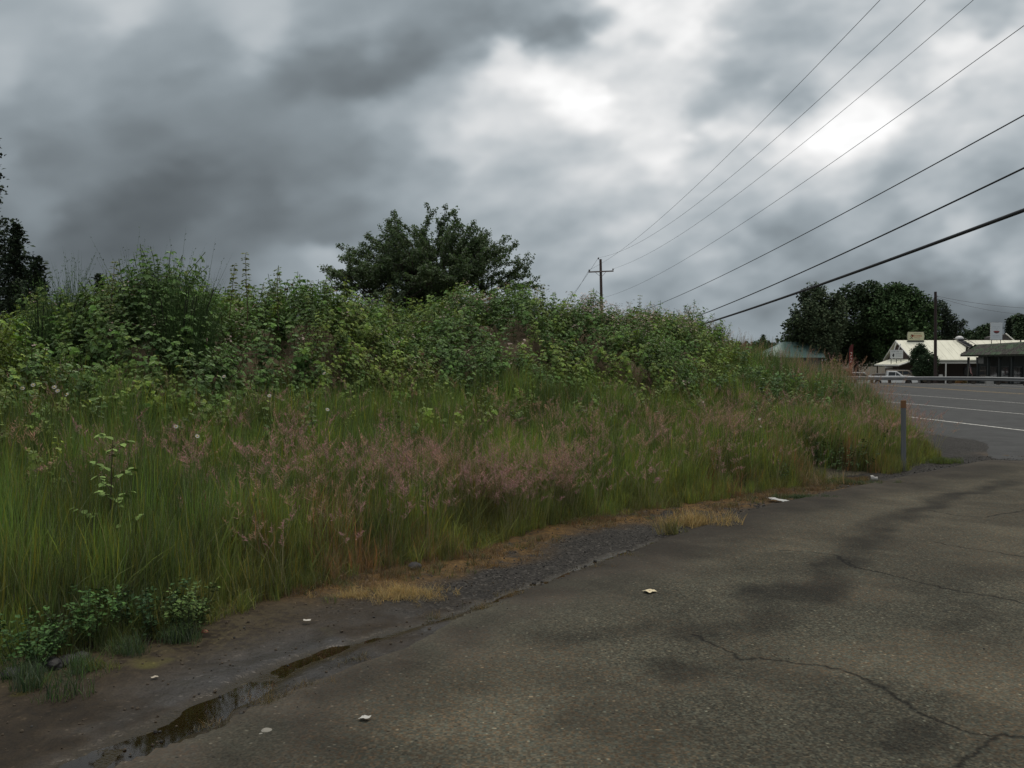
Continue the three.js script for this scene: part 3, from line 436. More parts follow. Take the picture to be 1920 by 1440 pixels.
{
  const thicket = thing('bramble_thicket', 'dense flowering bramble thicket spreading over the bank behind the tall grass', 'brambles');
  const r = rng(400), sprays = [[], [], [], []], flowers = [[], []], dead = [];
  const n3 = (x, d) => { const e = 0.12, p = patchDist(x, d), h = (a, b) => ground(a, b) + brambleTop(a, b), hx = (h(x + e, d) - h(x - e, d)) / (2 * e), hd = (h(x, d + e) - h(x, d - e)) / (2 * e); return [new THREE.Vector3(-hx, 1, hd), Math.sqrt(1 + hx * hx + hd * hd)]; };
  let made = 0;
  for (let i = 0; i < 90000 && made < 17000; i++) {
    const d = 6 + r() * 21, x = -0.64 * d - 0.5 + r() * (1.28 * d + 1); if (x < -15 || x > 8) continue;
    const pd = patchDist(x, d); if (pd < 1.9 || pd > 9.5) continue; const h = brambleTop(x, d, pd); if (h < 0.25) continue;
    const [nv, area] = n3(x, d); if (r() > Math.min(1, area / 2.2)) continue; if (fbm(x * 2.6, d * 2.6 + 9, 2, 415) < 0.36 && r() < 0.85) continue; made++;
    const gy = ground(x, d, pd), inn = r() * r() * 0.5, y = gy + h - inn - 0.12; if (y < gy) continue; const dir = nv.normalize().lerp(new THREE.Vector3((r() - 0.5) * 1.6, 0.55 + 0.5 * r(), (r() - 0.5) * 1.6), 0.5);
    const n = fbm(x * 1.3, d * 1.3, 3, 411), q = 0.7 + 0.55 * r(), yg = smooth(0.42, 0.68, n + (r() - 0.5) * 0.3);
    const c = [lerp(0.092, 0.17, yg) * q, lerp(0.18, 0.25, yg) * q, lerp(0.042, 0.042, yg) * q];
    if (r() < 0.006) { c[0] = 0.14 * q; c[1] = 0.085 * q; }
    sprays[(r() * 4) | 0].push([x, y, -d, facing(dir, r() * 6.28), 0.55 + 0.85 * r(), c]);
    const fl = smooth(0.4, 0.62, fbm(x * 0.9 + 30, d * 0.9, 3, 412)) * smooth(-3.5, 1.5, x - (d - 14) * 0.2) * smooth(1.0, 1.75, h);
    for (let t = r() < 0.97 ? 0 : -1; t < 1.3 * fl * r() - 0.22; t++) { const f = 0.75 + 0.5 * r(); flowers[(r() * 2) | 0].push([x + (r() - 0.5) * 0.2, y + 0.13 + 0.1 * r(), -d, facing(dir.lerp(UP, 0.4), r() * 6.28), 0.8 + 0.6 * r(), [f * 0.66, f * 0.66, f * 0.6]]); }
  }
  for (let i = 0; i < 4200; i++) {
    const d = 16.5 + r() * 12, x = 3.8 + r() * 6, pd = patchDist(x, d); if (pd < 0.9 || brambleTop(x, d, pd) > 0.6) continue; const n = fbm(x * 1.2, d * 1.2, 3, 431); if (n < 0.43 || r() < 0.2) continue;
    const q = 0.7 + 0.55 * r(), yg = r() * r(); sprays[(r() * 4) | 0].push([x, ground(x, d, pd) + (0.25 + 0.62 * r()) * smooth(0.6, 1.8, pd), -d, facing(new THREE.Vector3((r() - 0.5) * 1.4, 0.8, (r() - 0.5) * 1.4 + 0.3), r() * 6.28), 0.6 + 0.7 * r(), [lerp(0.08, 0.17, yg) * q, lerp(0.16, 0.25, yg) * q, 0.048 * q]]);
  }
  for (let i = 0; i < 5000; i++) {       // runners creeping down into the grass
    const d = 6 + r() * 13, x = -0.62 * d + r() * 1.1 * d, pd = patchDist(x, d); if (pd < 1.3 || pd > 3.2 || x > 4.5) continue; const n = fbm(x * 1.5 + 40, d * 1.5, 3, 433); if (r() > smooth(0.48, 0.66, n) * smooth(1.2, 2.4, pd)) continue;
    const q = 0.7 + 0.55 * r(), yg = r(); sprays[(r() * 4) | 0].push([x, ground(x, d, pd) + 0.2 + 0.5 * r(), -d, facing(new THREE.Vector3((r() - 0.5) * 1.4, 0.8, (r() - 0.5) * 1.4 + 0.3), r() * 6.28), 0.5 + 0.7 * r(), [lerp(0.1, 0.19, yg) * q, lerp(0.17, 0.26, yg) * q, 0.042 * q]]);
  }
  const lm = leafMat(1, 0.35), gs = [leafSpray(41, 10, 0.36, 0.05), leafSpray(42, 10, 0.4, 0.048), leafSpray(43, 9, 0.32, 0.052), leafSpray(44, 12, 0.46, 0.04)];
  sprays.forEach((l, i) => { const m = instances('leaf_spray', gs[i], lm, l); m.userData.kind = 'stuff'; thicket.add(m); });
  const fm = leafMat(1, 0); [flowerSpray(51), flowerSpray(52)].forEach((g, i) => { const m = instances('flower_spray', g, fm, flowers[i]); m.userData.kind = 'stuff'; thicket.add(m); });
  // the tangle of old canes and dead leaves inside
  const core = sheet(axis([[-16, 8.5, 0.22]]), axis([[5, 28, 0.22]]), (x, d) => ground(x, d) - 0.1 + Math.max(0, brambleTop(x, d) - 0.42 + (fbm(x * 5, d * 5, 2, 420) - 0.5) * 0.4), (x, d) => { const p = patchDist(x, d); return p > 2 && p < 10; });
  part(thicket, 'dead_cane_tangle', core, std(0.12, 0.092, 0.055, 1));
  const caneMat = std(0.09, 0.05, 0.035, 0.7), canes = [];
  for (let i = 0; i < 420; i++) {
    const d = 7 + r() * 17, x = -0.6 * d + r() * 1.1 * d, pd = patchDist(x, d), h = brambleTop(x, d, pd); if (h < 0.5 || pd > 9) continue;
    const y = ground(x, d, pd) + h, a = r() * 6.28, l = 0.5 + 0.6 * r(), p0 = new THREE.Vector3(x, y - 0.5, -d), p1 = new THREE.Vector3(x + Math.cos(a) * l * 0.4, y + 0.05 + 0.2 * r(), -d + Math.sin(a) * l * 0.4), p2 = new THREE.Vector3(x + Math.cos(a) * l, y - 0.05 + 0.15 * r(), -d + Math.sin(a) * l);
    canes.push(new THREE.TubeGeometry(new THREE.QuadraticBezierCurve3(p0, p1, p2), 6, 0.0045, 4));
  }
  part(thicket, 'arching_canes', canes, caneMat).userData.kind = 'stuff';
  // young shoots standing clear of the mass
  const shootLeaf = leafSpray(61, 4, 0.05, 0.062);
  for (const [px, py, dep, len] of [[460, 478, 11.6, 0.55], [520, 508, 12.2, 0.5], [215, 495, 10.6, 0.6], [610, 530, 13, 0.4], [1018, 536, 17.2, 0.5], [583, 530, 13.4, 0.35], [1108, 548, 18.2, 0.55], [1200, 556, 18.8, 0.6], [440, 500, 12, 0.4], [730, 538, 14.5, 0.5]]) {
    const t = at(px, py, dep), b = t.clone().add(new THREE.Vector3((r() - 0.5) * 0.25, -len - 0.3, (r() - 0.5) * 0.2));
    const s = part(thicket, 'young_shoot', [bar(b, t, 0.006, 0.003, 5)], caneMat); const l = [];
    for (let k = 0; k < 9; k++) { const u = 0.35 + 0.65 * k / 8, p = b.clone().lerp(t, u), q = 0.85 + 0.4 * r(); l.push([p.x, p.y, p.z, turned(k * 2.4, 0.25, r() * 6), 1.1 - 0.5 * u, [0.12 * q, 0.16 * q, 0.035 * q]]); }
    s.add(foliage('leaves', shootLeaf, lm, l));
  }
  console.log('bramble', made, flowers.map((l) => l.length));
}

// ------------------------------------------------------------------ TREES AND SHRUBS
const barkMat = std(0.045, 0.036, 0.028, 0.95);
function leafClump(seed, n, radius, size, narrow = 0.45) {
  const r = rng(seed), s = new Soup(), Q = new THREE.Quaternion(), V = new THREE.Vector3();
  for (let i = 0; i < n; i++) {
    const u = r() * 2 - 1, a = r() * 6.283, k = radius * Math.cbrt(r()), q = Math.sqrt(1 - u * u), c = [Math.cos(a) * q * k, u * k, Math.sin(a) * q * k], L = size * (0.6 + 0.8 * r()), W = L * narrow, t = 0.68 + 0.64 * r(), col = [t * (0.85 + 0.3 * r()), t, t * (0.8 + 0.4 * r())];
    Q.setFromEuler(new THREE.Euler((r() - 0.5) * 2, r() * 6.283, (r() - 0.5) * 2)); const T = (x, y, z) => { V.set(x, y, z).applyQuaternion(Q); return [c[0] + V.x, c[1] + V.y, c[2] + V.z]; };
    s.quad(T(0, 0, 0), T(W, 0.05 * L, L * 0.5), T(0, -0.08 * L, L), T(-W, 0.05 * L, L * 0.5), col);
  }
  return s.geo();
}
const treeLeaf = leafMat(1, 0);
{ // the open, twiggy tree behind the brambles: several stems, wands set with small leaves
  const bx0 = at(800, 674, 23), tree = thing('small_tree', 'small dark green tree with spiky leafy branches rising behind the brambles', 'tree', [bx0.x, 0.6, bx0.z]);
  const r = rng(500), wood = [], leaves = [];
  const sprig = leafClump(501, 8, 0.055, 0.042), fineLeaf = leafMat(1, 0.35);
  const wand = (p, dir, len, rad, level) => {
    const pts = [p.clone()], steps = 5, d = dir.clone().normalize(); for (let i = 0; i < steps; i++) { d.add(new THREE.Vector3((r() - 0.5) * 0.3, (level < 2 ? 0.05 : 0.02) + (r() - 0.5) * 0.2, (r() - 0.5) * 0.3)).normalize(); pts.push(pts[pts.length - 1].clone().addScaledVector(d, len / steps)); }
    for (let i = 0; i < steps; i++) wood.push(bar(pts[i], pts[i + 1], rad * (1 - 0.7 * i / steps), rad * (1 - 0.7 * (i + 1) / steps), level < 2 ? 6 : 4));
    if (level >= 2) for (let k = 0; k < len * 36; k++) { const u = 0.08 + 0.92 * r(), q = u * steps, i = Math.min(steps - 1, q | 0), c = pts[i].clone().lerp(pts[i + 1], q - i), s = 0.7 + 0.6 * r(); c.add(new THREE.Vector3((r() - 0.5) * 0.07, (r() - 0.5) * 0.07, (r() - 0.5) * 0.07)); leaves.push([c.x, c.y, c.z, turned(r() * 6.28, r() * 1.2, r() * 6.28), 0.75 + 0.5 * r(), [0.075 * s, 0.125 * s, 0.042 * s]]); }
    return pts;
  };
  for (let i = 0; i < 7; i++) {
    const a = i * 0.9 + r() * 0.6, base = new THREE.Vector3(Math.cos(a) * 0.35 * r(), 0, Math.sin(a) * 0.3 * r());
    const p1 = wand(base, new THREE.Vector3(Math.cos(a) * 0.26, 1, Math.sin(a) * 0.26), 2.5 + 0.7 * r(), 0.055, 0), e = p1[p1.length - 1];
    for (let j = 0; j < 7; j++) {
      const b = r() * 6.283, up = 0.25 + 0.75 * r(), q = p1[2 + ((r() * 4) | 0)].clone(), p2 = wand(j < 3 ? e : q, new THREE.Vector3(Math.cos(b), up, Math.sin(b) * 0.8), 0.75 + 0.5 * r(), 0.025, 1);
      for (let k = 0; k < 7; k++) { const c = r() * 6.283, s = p2[1 + ((r() * 5) | 0)], p3 = wand(s, new THREE.Vector3(Math.cos(c) * 0.9 + Math.cos(b) * 0.5, 0.05 + 0.75 * r(), Math.sin(c) * 0.9), 0.5 + 0.45 * r(), 0.009, 2); if (r() < 0.75) wand(p3[3], new THREE.Vector3(Math.cos(c + 1), 0.4 * r(), Math.sin(c + 1)), 0.45, 0.006, 3); }
    }
  }
  for (const [px, py, qx, qy] of [[770, 480, 725, 405], [790, 470, 810, 384], [810, 480, 850, 392], [820, 470, 856, 405], [760, 500, 680, 448], [860, 520, 910, 455], [930, 540, 1000, 500], [940, 548, 1010, 525], [900, 545, 985, 490], [700, 520, 640, 510], [880, 500, 900, 450], [690, 540, 630, 545], [745, 470, 735, 410]]) {
    const A = at(px, py, 23).sub(tree.position), B = at(qx, qy, 23 + (r() - 0.5)).sub(tree.position), D = B.clone().sub(A); const pts = wand(A, D, D.length(), 0.014, 2);
    for (let k = 0; k < 4; k++) wand(pts[1 + k], D.clone().normalize().add(new THREE.Vector3((r() - 0.5) * 1.6, (r() - 0.3) * 1.2, (r() - 0.5) * 1.6)), 0.3 + 0.3 * r(), 0.006, 3);
    wood.push(bar(A, new THREE.Vector3((r() - 0.5) * 0.6, 1.6 + 0.4 * r(), (r() - 0.5) * 0.5), 0.014, 0.03, 5));
  }
  for (let i = 0; i < 150; i++) { const a = r() * 6.283, k = Math.sqrt(r()), u = r() * 1.5 - 0.5, A = at(826 + Math.cos(a) * 104 * k, 505 - u * 62 * (1 - 0.5 * k), 23).sub(tree.position); A.z += (r() - 0.5) * 3 * (1 - 0.5 * k); wand(A, new THREE.Vector3(Math.cos(a) * (0.4 + k), 0.25 + 0.9 * r(), (r() - 0.5) * 1.4), 0.45 + 0.45 * r(), 0.008, 2); if (i % 3 === 0) wood.push(bar(A, [(r() - 0.5) * 1.2, 1.9 + 0.5 * r(), (r() - 0.5) * 0.8], 0.009, 0.02, 4)); }
  part(tree, 'trunk', wood, barkMat); const cr = foliage('crown', sprig, fineLeaf, leaves); tree.add(cr); console.log('tree leaves', leaves.length);
}
// broom bushes with whippy green stems
function broom(px, py, depth, spread, label, seed, leanX) {
  const t = at(px, py, depth), gy = ground(t.x, depth), g = thing('broom_bush', label, 'shrub', [t.x, gy, t.z], 'broom bushes standing out of the brambles'), r = rng(seed), H = t.y - gy, stems = [], w = [];
  const s = new Soup(); for (let i = 0; i < 9; i++) { const u = i / 9, a = r() * 6.28, l = 0.28 + 0.5 * r(), o = [Math.cos(a) * 0.04, 0, Math.sin(a) * 0.04], y0 = u * 0.5, e = [o[0] + Math.cos(a) * l * 0.22, y0 + l, o[2] + Math.sin(a) * l * 0.22], q = 0.75 + 0.5 * r(); s.tri([0 - 0.003, y0, 0], [0.003, y0, 0], e, [q, q, q]); s.tri([0, y0, -0.003], [0, y0, 0.003], e, [q, q, q]); for (let k = 0; k < 7; k++) { const v = 0.15 + 0.8 * r(), c = [e[0] * v, lerp(y0, e[1], v), e[2] * v], b = r() * 6.28; s.tri(c, [c[0] + Math.cos(b) * 0.012, c[1] + 0.01, c[2] + Math.sin(b) * 0.012], [c[0] + Math.cos(b + 0.5) * 0.01, c[1] + 0.018, c[2] + Math.sin(b + 0.5) * 0.01], [q * 1.1, q * 1.15, q]); } }
  for (let i = 0; i < 26; i++) { const a = r() * 6.28, k = spread * (0.25 + 0.75 * r()), h = H * (0.55 + 0.3 * r()), P1 = new THREE.Vector3(Math.cos(a) * k * 0.5, h * 0.6, Math.sin(a) * k * 0.4), P2 = new THREE.Vector3(Math.cos(a) * k + leanX, h, Math.sin(a) * k); w.push(bar([0, 0, 0], P1, 0.02, 0.012, 5), bar(P1, P2, 0.012, 0.006, 5)); }
  for (let i = 0; i < 120; i++) { const a = r() * 6.28, k = spread * Math.sqrt(r()), v = r(), edge = 1 - 0.35 * (k / spread) ** 2, y = (0.55 + 0.45 * v) * (H - 0.8) * edge * (0.8 + 0.25 * r()), q = 0.65 + 0.6 * r(); stems.push([Math.cos(a) * k * (0.5 + 0.5 * v) + leanX * v, y, Math.sin(a) * k * (0.5 + 0.5 * v), facing(new THREE.Vector3(Math.cos(a) * k * 0.35 + leanX * 0.3 + (r() - 0.5) * 0.3, 1, Math.sin(a) * k * 0.35 + (r() - 0.5) * 0.3), r() * 6), 0.7 + 0.55 * r(), [0.08 * q, 0.14 * q, 0.045 * q]]); }
  part(g, 'stems', w, std(0.03, 0.035, 0.018, 0.9)); g.add(foliage('twigs', s.geo(), treeLeaf, stems));
}
broom(330, 490, 11.1, 0.44, 'upright broom bush with thin whip stems between bramble shoots', 601, 0.03);
broom(264, 496, 11.4, 0.28, 'sparse broom bush with a few bare whips beside a fuller broom', 602, 0.0);
broom(100, 496, 11.2, 0.44, 'leaning broom bush at the dark conifer end of the brambles', 603, 0.25);

function lobeTree(name, label, category, x, depth, lobes, leafCol, seed, clumpSize, count, group, y0 = null) {   // lobes: [px, py, rx, ry] in pixels at this depth
  const gy = y0 ?? ground(x, depth), g = thing(name, label, category, [x, gy, -depth], group), r = rng(seed), k = depth / FOC, list = [], wood = [];
  let area = 0; for (const l of lobes) area += l[2] * l[3]; const topY = Math.min(...lobes.map((l) => l[1]));
  const t = at(960, topY, depth).y - gy; wood.push(bar([0, -0.3, 0], [0.1, t * 0.45, 0], t * 0.035, t * 0.022, 8));
  for (const [px, py, rx, ry] of lobes) {
    const c = at(px, py, depth).sub(g.position), RX = rx * k, RY = ry * k; c.z += (r() - 0.5) * RX * 2; wood.push(bar([0.05, t * (0.25 + 0.2 * r()), 0], [c.x, c.y, c.z], t * 0.014, t * 0.005, 5));
    for (let b = 0; b < 5; b++) { const a = r() * 6.28, u = r() * 1.6 - 0.6; wood.push(bar(c, [c.x + Math.cos(a) * RX * 0.8, c.y + u * RY * 0.8, c.z + Math.sin(a) * RX * 0.8], t * 0.005, t * 0.002, 4)); }
    const n = Math.round(count * rx * ry / area);
    for (let i = 0; i < n; i++) {
      const u = r() * 2 - 1, a = r() * 6.283, q = Math.sqrt(1 - u * u), lum = fbm(Math.cos(a) * q * 2.4 + px * 0.1, u * 2.4 + Math.sin(a) * q * 2 + py * 0.1, 3, seed), kk = Math.cbrt(0.25 + 0.75 * r()) * (0.42 + 1.05 * lum); if (lum < 0.43) continue;
      const s = 0.7 + 0.55 * r(); list.push([c.x + Math.cos(a) * q * RX * kk, c.y + u * RY * kk, c.z + Math.sin(a) * q * RX * kk, turned(r() * 6.28, r(), r() * 6.28), clumpSize * (0.7 + 0.6 * r()), leafCol.map((v) => v * s)]);
    }
  }
  part(g, 'trunk', wood, barkMat); g.add(foliage('crown', clumpGeo, treeLeaf, list)); return g;
}
const clumpGeo = leafClump(700, 14, 1, 0.62, 0.36), clumpFine = leafClump(701, 10, 1, 0.8, 0.3);
const tg = 'broadleaf trees behind the restaurant';
const X = (px, dep) => at(px, 674, dep).x;
lobeTree('broadleaf_tree', 'open crowned broadleaf tree nearest the green metal roof', 'tree', X(1535, 140), 140, [[1508, 600, 32, 34], [1535, 560, 26, 26], [1560, 590, 34, 40], [1490, 625, 22, 26], [1530, 640, 48, 34], [1545, 615, 40, 40]], [0.06, 0.085, 0.04], 711, 0.62, 2600, tg);
lobeTree('broadleaf_tree', 'tall full broadleaf tree in the middle of the dark grove', 'tree', X(1605, 150), 150, [[1595, 558, 26, 24], [1625, 552, 28, 22], [1600, 600, 42, 46], [1640, 590, 36, 46], [1580, 640, 44, 44], [1628, 640, 46, 44]], [0.042, 0.07, 0.028], 712, 0.66, 3000, tg);
lobeTree('broadleaf_tree', 'round dense broadleaf tree directly behind the arched roof sign', 'tree', X(1685, 146), 146, [[1670, 556, 28, 22], [1700, 560, 28, 22], [1728, 572, 22, 22], [1660, 600, 36, 44], [1700, 605, 40, 44], [1725, 600, 24, 34], [1680, 640, 50, 40]], [0.045, 0.085, 0.026], 713, 0.66, 3000, tg);
lobeTree('broadleaf_tree', 'thin ragged broadleaf tree beside the tall bare pole', 'tree', X(1772, 150), 150, [[1760, 590, 20, 26], [1778, 606, 18, 20], [1795, 612, 12, 12], [1765, 630, 28, 26], [1790, 632, 14, 16]], [0.036, 0.055, 0.03], 714, 0.5, 1000, tg);
lobeTree('distant_tree', 'distant hazy tree beyond the white roof', 'tree', X(1830, 240), 240, [[1815, 630, 14, 10], [1835, 628, 16, 12], [1850, 622, 12, 12], [1830, 640, 24, 12]], [0.045, 0.075, 0.03], 715, 0.8, 500, 'far trees over the roofs', -1.3);
lobeTree('distant_tree', 'distant broad tree rising past the green shingle roof', 'tree', X(1918, 190), 190, [[1915, 605, 14, 16], [1925, 620, 22, 24], [1905, 632, 16, 18]], [0.045, 0.075, 0.03], 716, 0.7, 700, 'far trees over the roofs', -1.3);
lobeTree('distant_tree', 'distant low tree seen past the seeding grass and green metal roof', 'tree', X(1432, 260), 260, [[1428, 648, 10, 10], [1418, 655, 14, 10], [1445, 656, 16, 10]], [0.045, 0.075, 0.03], 717, 0.8, 360, 'far trees over the roofs', -1.3);
lobeTree('clipped_shrub', 'dense cone shaped evergreen shrub in front of the restaurant roof', 'shrub', X(1728, 110), 110, [[1728, 658, 9, 12], [1726, 672, 14, 16], [1732, 680, 16, 18], [1728, 694, 18, 16]], [0.03, 0.055, 0.022], 718, 0.3, 1500);
function conifer(label, px, topPy, depth, rad, seed, col, group, y0 = null, bare = 0.08) {
  const t = at(px, topPy, depth), gy = y0 ?? ground(t.x, depth), H = t.y - gy, g = thing('conifer_tree', label, 'tree', [t.x, gy, t.z], group), r = rng(seed), wood = [bar([0, -0.3, 0], [0, H, 0], H * 0.018, 0.02, 7)], list = [];
  for (let y = H * bare; y < H; y += 0.42) { const u = y / H, R = rad * Math.pow(1 - u, 0.75) * (0.65 + 0.55 * r()); for (let b = 0; b < 6; b++) { const a = r() * 6.28, l = R * (0.6 + 0.5 * r()), e = [Math.cos(a) * l, y - l * 0.18 + 0.1, Math.sin(a) * l]; wood.push(bar([0, y, 0], e, 0.03, 0.01, 4)); const n = 2 + Math.round(l * 3.4); for (let k = 0; k < n; k++) { const v = (k + 0.6) / n, s = 0.7 + 0.6 * r(); list.push([e[0] * v + (r() - 0.5) * 0.3, lerp(y, e[1], v) + (r() - 0.5) * 0.2, e[2] * v + (r() - 0.5) * 0.3, turned(r() * 6, r() * 0.6, r() * 6), (0.22 + 0.16 * r()) * (depth > 100 ? 1.5 : 1), col.map((c) => c * s)]); } } }
  part(g, 'trunk', wood, barkMat); g.add(foliage('crown', clumpFine, treeLeaf, list));
}
conifer('tall dark conifer beside the leaning broom with its top against grey cloud', -34, 150, 60, 2.9, 801, [0.03, 0.05, 0.026], 'dark conifers past the brambles');
conifer('shorter dark conifer with a pointed top behind the leaning broom', 30, 428, 56, 3.4, 802, [0.03, 0.05, 0.026], 'dark conifers past the brambles');
conifer('low dark conifer filling the gap under its taller neighbours', 68, 488, 50, 2.5, 803, [0.03, 0.05, 0.026], 'dark conifers past the brambles');
conifer('far small conifer peeping over the brambles between two brooms', 186, 512, 80, 1.6, 804, [0.03, 0.05, 0.026], 'dark conifers past the brambles');
conifer('slim pointed conifer behind the white bowl sign', 1892, 600, 180, 2.2, 805, [0.03, 0.05, 0.026], 'far trees over the roofs', -1.3);
conifer('far conifer seen past the seeding grass tops', 1431, 628, 300, 2.4, 806, [0.03, 0.05, 0.026], 'far trees over the roofs', -1.3);
{ // wooded hills on the horizon
  const r = rng(820), l = []; for (let i = 0; i < 5200; i++) { const a = (r() * 2 - 1) * 1.1, d = 420 + r() * 240, x = Math.sin(a) * d, z = Math.cos(a) * d, h = 4 + 9 * fbm(a * 7 + 3, 2, 3, 5), s = 0.8 + 0.4 * r(); if (z < 60) continue; l.push([x, -1 + h * Math.sqrt(r()), -z, turned(r() * 6, r() * 0.5, r() * 6), [2.6 + 2 * r(), 3 + 3 * r(), 2.6], [0.04 * s, 0.065 * s, 0.028 * s]]); }
  const m = instances('distant_woods', clumpGeo, treeLeaf, l); m.userData.kind = 'stuff'; m.userData.label = 'low line of distant woods on the horizon'; top(m);
}
// broad leaved sapling in the grass and leafy weeds at its foot
function sapling(px, py, depth, label, seed, n, size, col, H = null) {
  const t = at(px, py, depth), gy = ground(t.x, depth), h = H ?? t.y - gy, g = thing('sapling', label, 'sapling', [t.x, gy, t.z]), r = rng(seed), w = [bar([0.04, -0.05, 0], [0, h * 0.55, 0], 0.007, 0.005, 5), bar([0, h * 0.55, 0], [0.02, h, 0], 0.005, 0.002, 5)];
  const s = new Soup(), Q = new THREE.Quaternion(), V = new THREE.Vector3(), lf = [];
  const shape = [[0, 0, 0], [0.34, 0.04, 0.35], [0.3, 0.05, 0.7], [0, -0.06, 1], [-0.3, 0.05, 0.7], [-0.34, 0.04, 0.35]];
  for (let i = 0; i < 6; i++) { const a = shape[i], b = shape[(i + 1) % 6]; s.tri([0, -0.02, 0.5], a, b, [1, 1, 1]); } const lg = s.geo();
  for (let b = 0; b < 10; b++) { const u = 0.4 + 0.6 * b / 9, a = b * 2.3 + r(), L = 0.27 * (1.35 - u), p = [0, h * u, 0], e = [Math.cos(a) * L, h * u + L * 0.5, Math.sin(a) * L]; w.push(bar(p, e, 0.003, 0.0015, 4)); for (let k = 0; k < n; k++) { const v = 0.3 + 0.7 * k / (n - 1), q = 0.75 + 0.5 * r(); lf.push([e[0] * v, lerp(p[1], e[1], v), e[2] * v, new THREE.Quaternion().setFromEuler(new THREE.Euler(0.1 + 0.4 * r(), r() * 6.28, (r() - 0.5) * 0.5, 'YXZ')), size * (0.7 + 0.5 * r()), col.map((c) => c * q)]); } }
  part(g, 'stem', w, std(0.06, 0.035, 0.025, 0.8)); g.add(foliage('leaves', lg, treeLeaf, lf));
}
sapling(206, 822, 6.7, 'pale green broad leaved sapling standing in the tall grass', 901, 8, 0.062, [0.17, 0.26, 0.07]);
sapling(1150, 782, 13.4, 'small pale sapling among the mauve grass on the bank', 902, 4, 0.06, [0.13, 0.17, 0.045]);
function leafyWeed(px, py, label, seed, R, H, col) {
  const [x, d] = gnd(px, py), g = thing('leafy_weed', label, 'weed', [x, 0, -d], 'leafy weeds at the foot of the grass'), r = rng(seed), w = [], l = [];
  for (let i = 0; i < 26; i++) { const a = r() * 6.28, k = R * Math.sqrt(r()), h = H * (0.5 + 0.5 * r()), e = [Math.cos(a) * k, h, Math.sin(a) * k]; w.push(bar([e[0] * 0.4, -0.02, e[2] * 0.4], e, 0.0025, 0.0015, 4)); for (let j = 0; j < 5; j++) { const u = 0.25 + 0.75 * r(), q = 0.7 + 0.6 * r(); l.push([e[0] * (0.4 + 0.6 * u), h * u, e[2] * (0.4 + 0.6 * u), turned(r() * 6, r() * 0.6, r() * 6), 0.55 + 0.5 * r(), col.map((c) => c * q)]); } }
  part(g, 'stems', w, std(0.05, 0.06, 0.03, 0.9)); g.add(foliage('leaves', weedGeo, treeLeaf, l));
}
const weedGeo = leafClump(905, 6, 0.05, 0.05, 0.32);
leafyWeed(165, 1205, 'low clump of leafy green weeds beside the wet hollow', 911, 0.32, 0.42, [0.065, 0.13, 0.035]);
leafyWeed(290, 1188, 'dark leafy weed leaning over the muddy edge', 912, 0.26, 0.36, [0.04, 0.085, 0.03]);
leafyWeed(350, 1190, 'bright leafy weed at the corner of the grass bank', 913, 0.2, 0.34, [0.1, 0.15, 0.045]);
leafyWeed(60, 1250, 'broad leafy weed drooping onto black stones', 914, 0.25, 0.34, [0.06, 0.12, 0.035]);
leafyWeed(1575, 893, 'added wide dark leafy bush standing in for the shaded hollow in the grass beside the marker post', 916, 0.8, 0.8, [0.05, 0.09, 0.03]);  // bush added to darken the spot where arching grass leaves a shaded hollow
leafyWeed(1450, 912, 'small dark leafy weed next to the pale straw clump', 915, 0.3, 0.4, [0.05, 0.095, 0.035]);
{ // white wild flowers
  const r = rng(930), s = new Soup(); for (let k = 0; k < 11; k++) { const a = k * 0.571, p = (q, ra, y = 0) => [Math.cos(q) * ra, 1 + y, Math.sin(q) * ra]; s.quad([0, 1, 0], p(a - 0.22, 0.017), p(a, 0.024, 0.004), p(a + 0.22, 0.017), [0.55, 0.55, 0.52]); }
  const eye = new THREE.SphereGeometry(0.009, 6, 4); eye.scale(1, 0.5, 1); eye.translate(0, 0.003, 0); eye.rotateX(0.8); eye.translate(0, 1, 0); const stem = bar([0.02, 0, 0], [0, 1, 0], 0.0018, 0.0015, 4), pet = s.geo().translate(0, -1, 0).scale(1.05, 1.05, 1.05).rotateX(0.8).translate(0, 1, 0), pm = leafMat(1, 0), em = std(0.45, 0.3, 0.03), sm = std(0.06, 0.1, 0.03);
  for (const [px, py, dep] of [[42, 728, 8.6], [52, 735, 8.7], [62, 722, 8.7], [60, 740, 8.6], [102, 726, 8.8], [108, 733, 8.8], [505, 742, 9.8], [614, 768, 9.6], [608, 700, 10.6], [370, 818, 8.4], [1424, 786, 14.6], [1426, 800, 14.5], [420, 706, 10.2], [1318, 753, 14.8], [330, 800, 8.6], [125, 740, 8.8]]) {
    const t = at(px, py, dep), gy = ground(t.x, dep), h = t.y - gy, g = thing('white_wildflower', 'white wildflower on a thin stem in the tall grass', 'flower', [t.x, gy, t.z], 'white wildflowers in the tall grass'); g.rotation.y = (r() - 0.5) * 1.6;
    const st = part(g, 'stem', stem, sm); st.scale.y = h; const p = part(g, 'petals', pet, pm); p.position.y = h - 1; p.rotation.z = 0; const e = part(g, 'flower_eye', eye, em); e.position.y = h - 1; g.rotation.x = 0.0;
  }
}

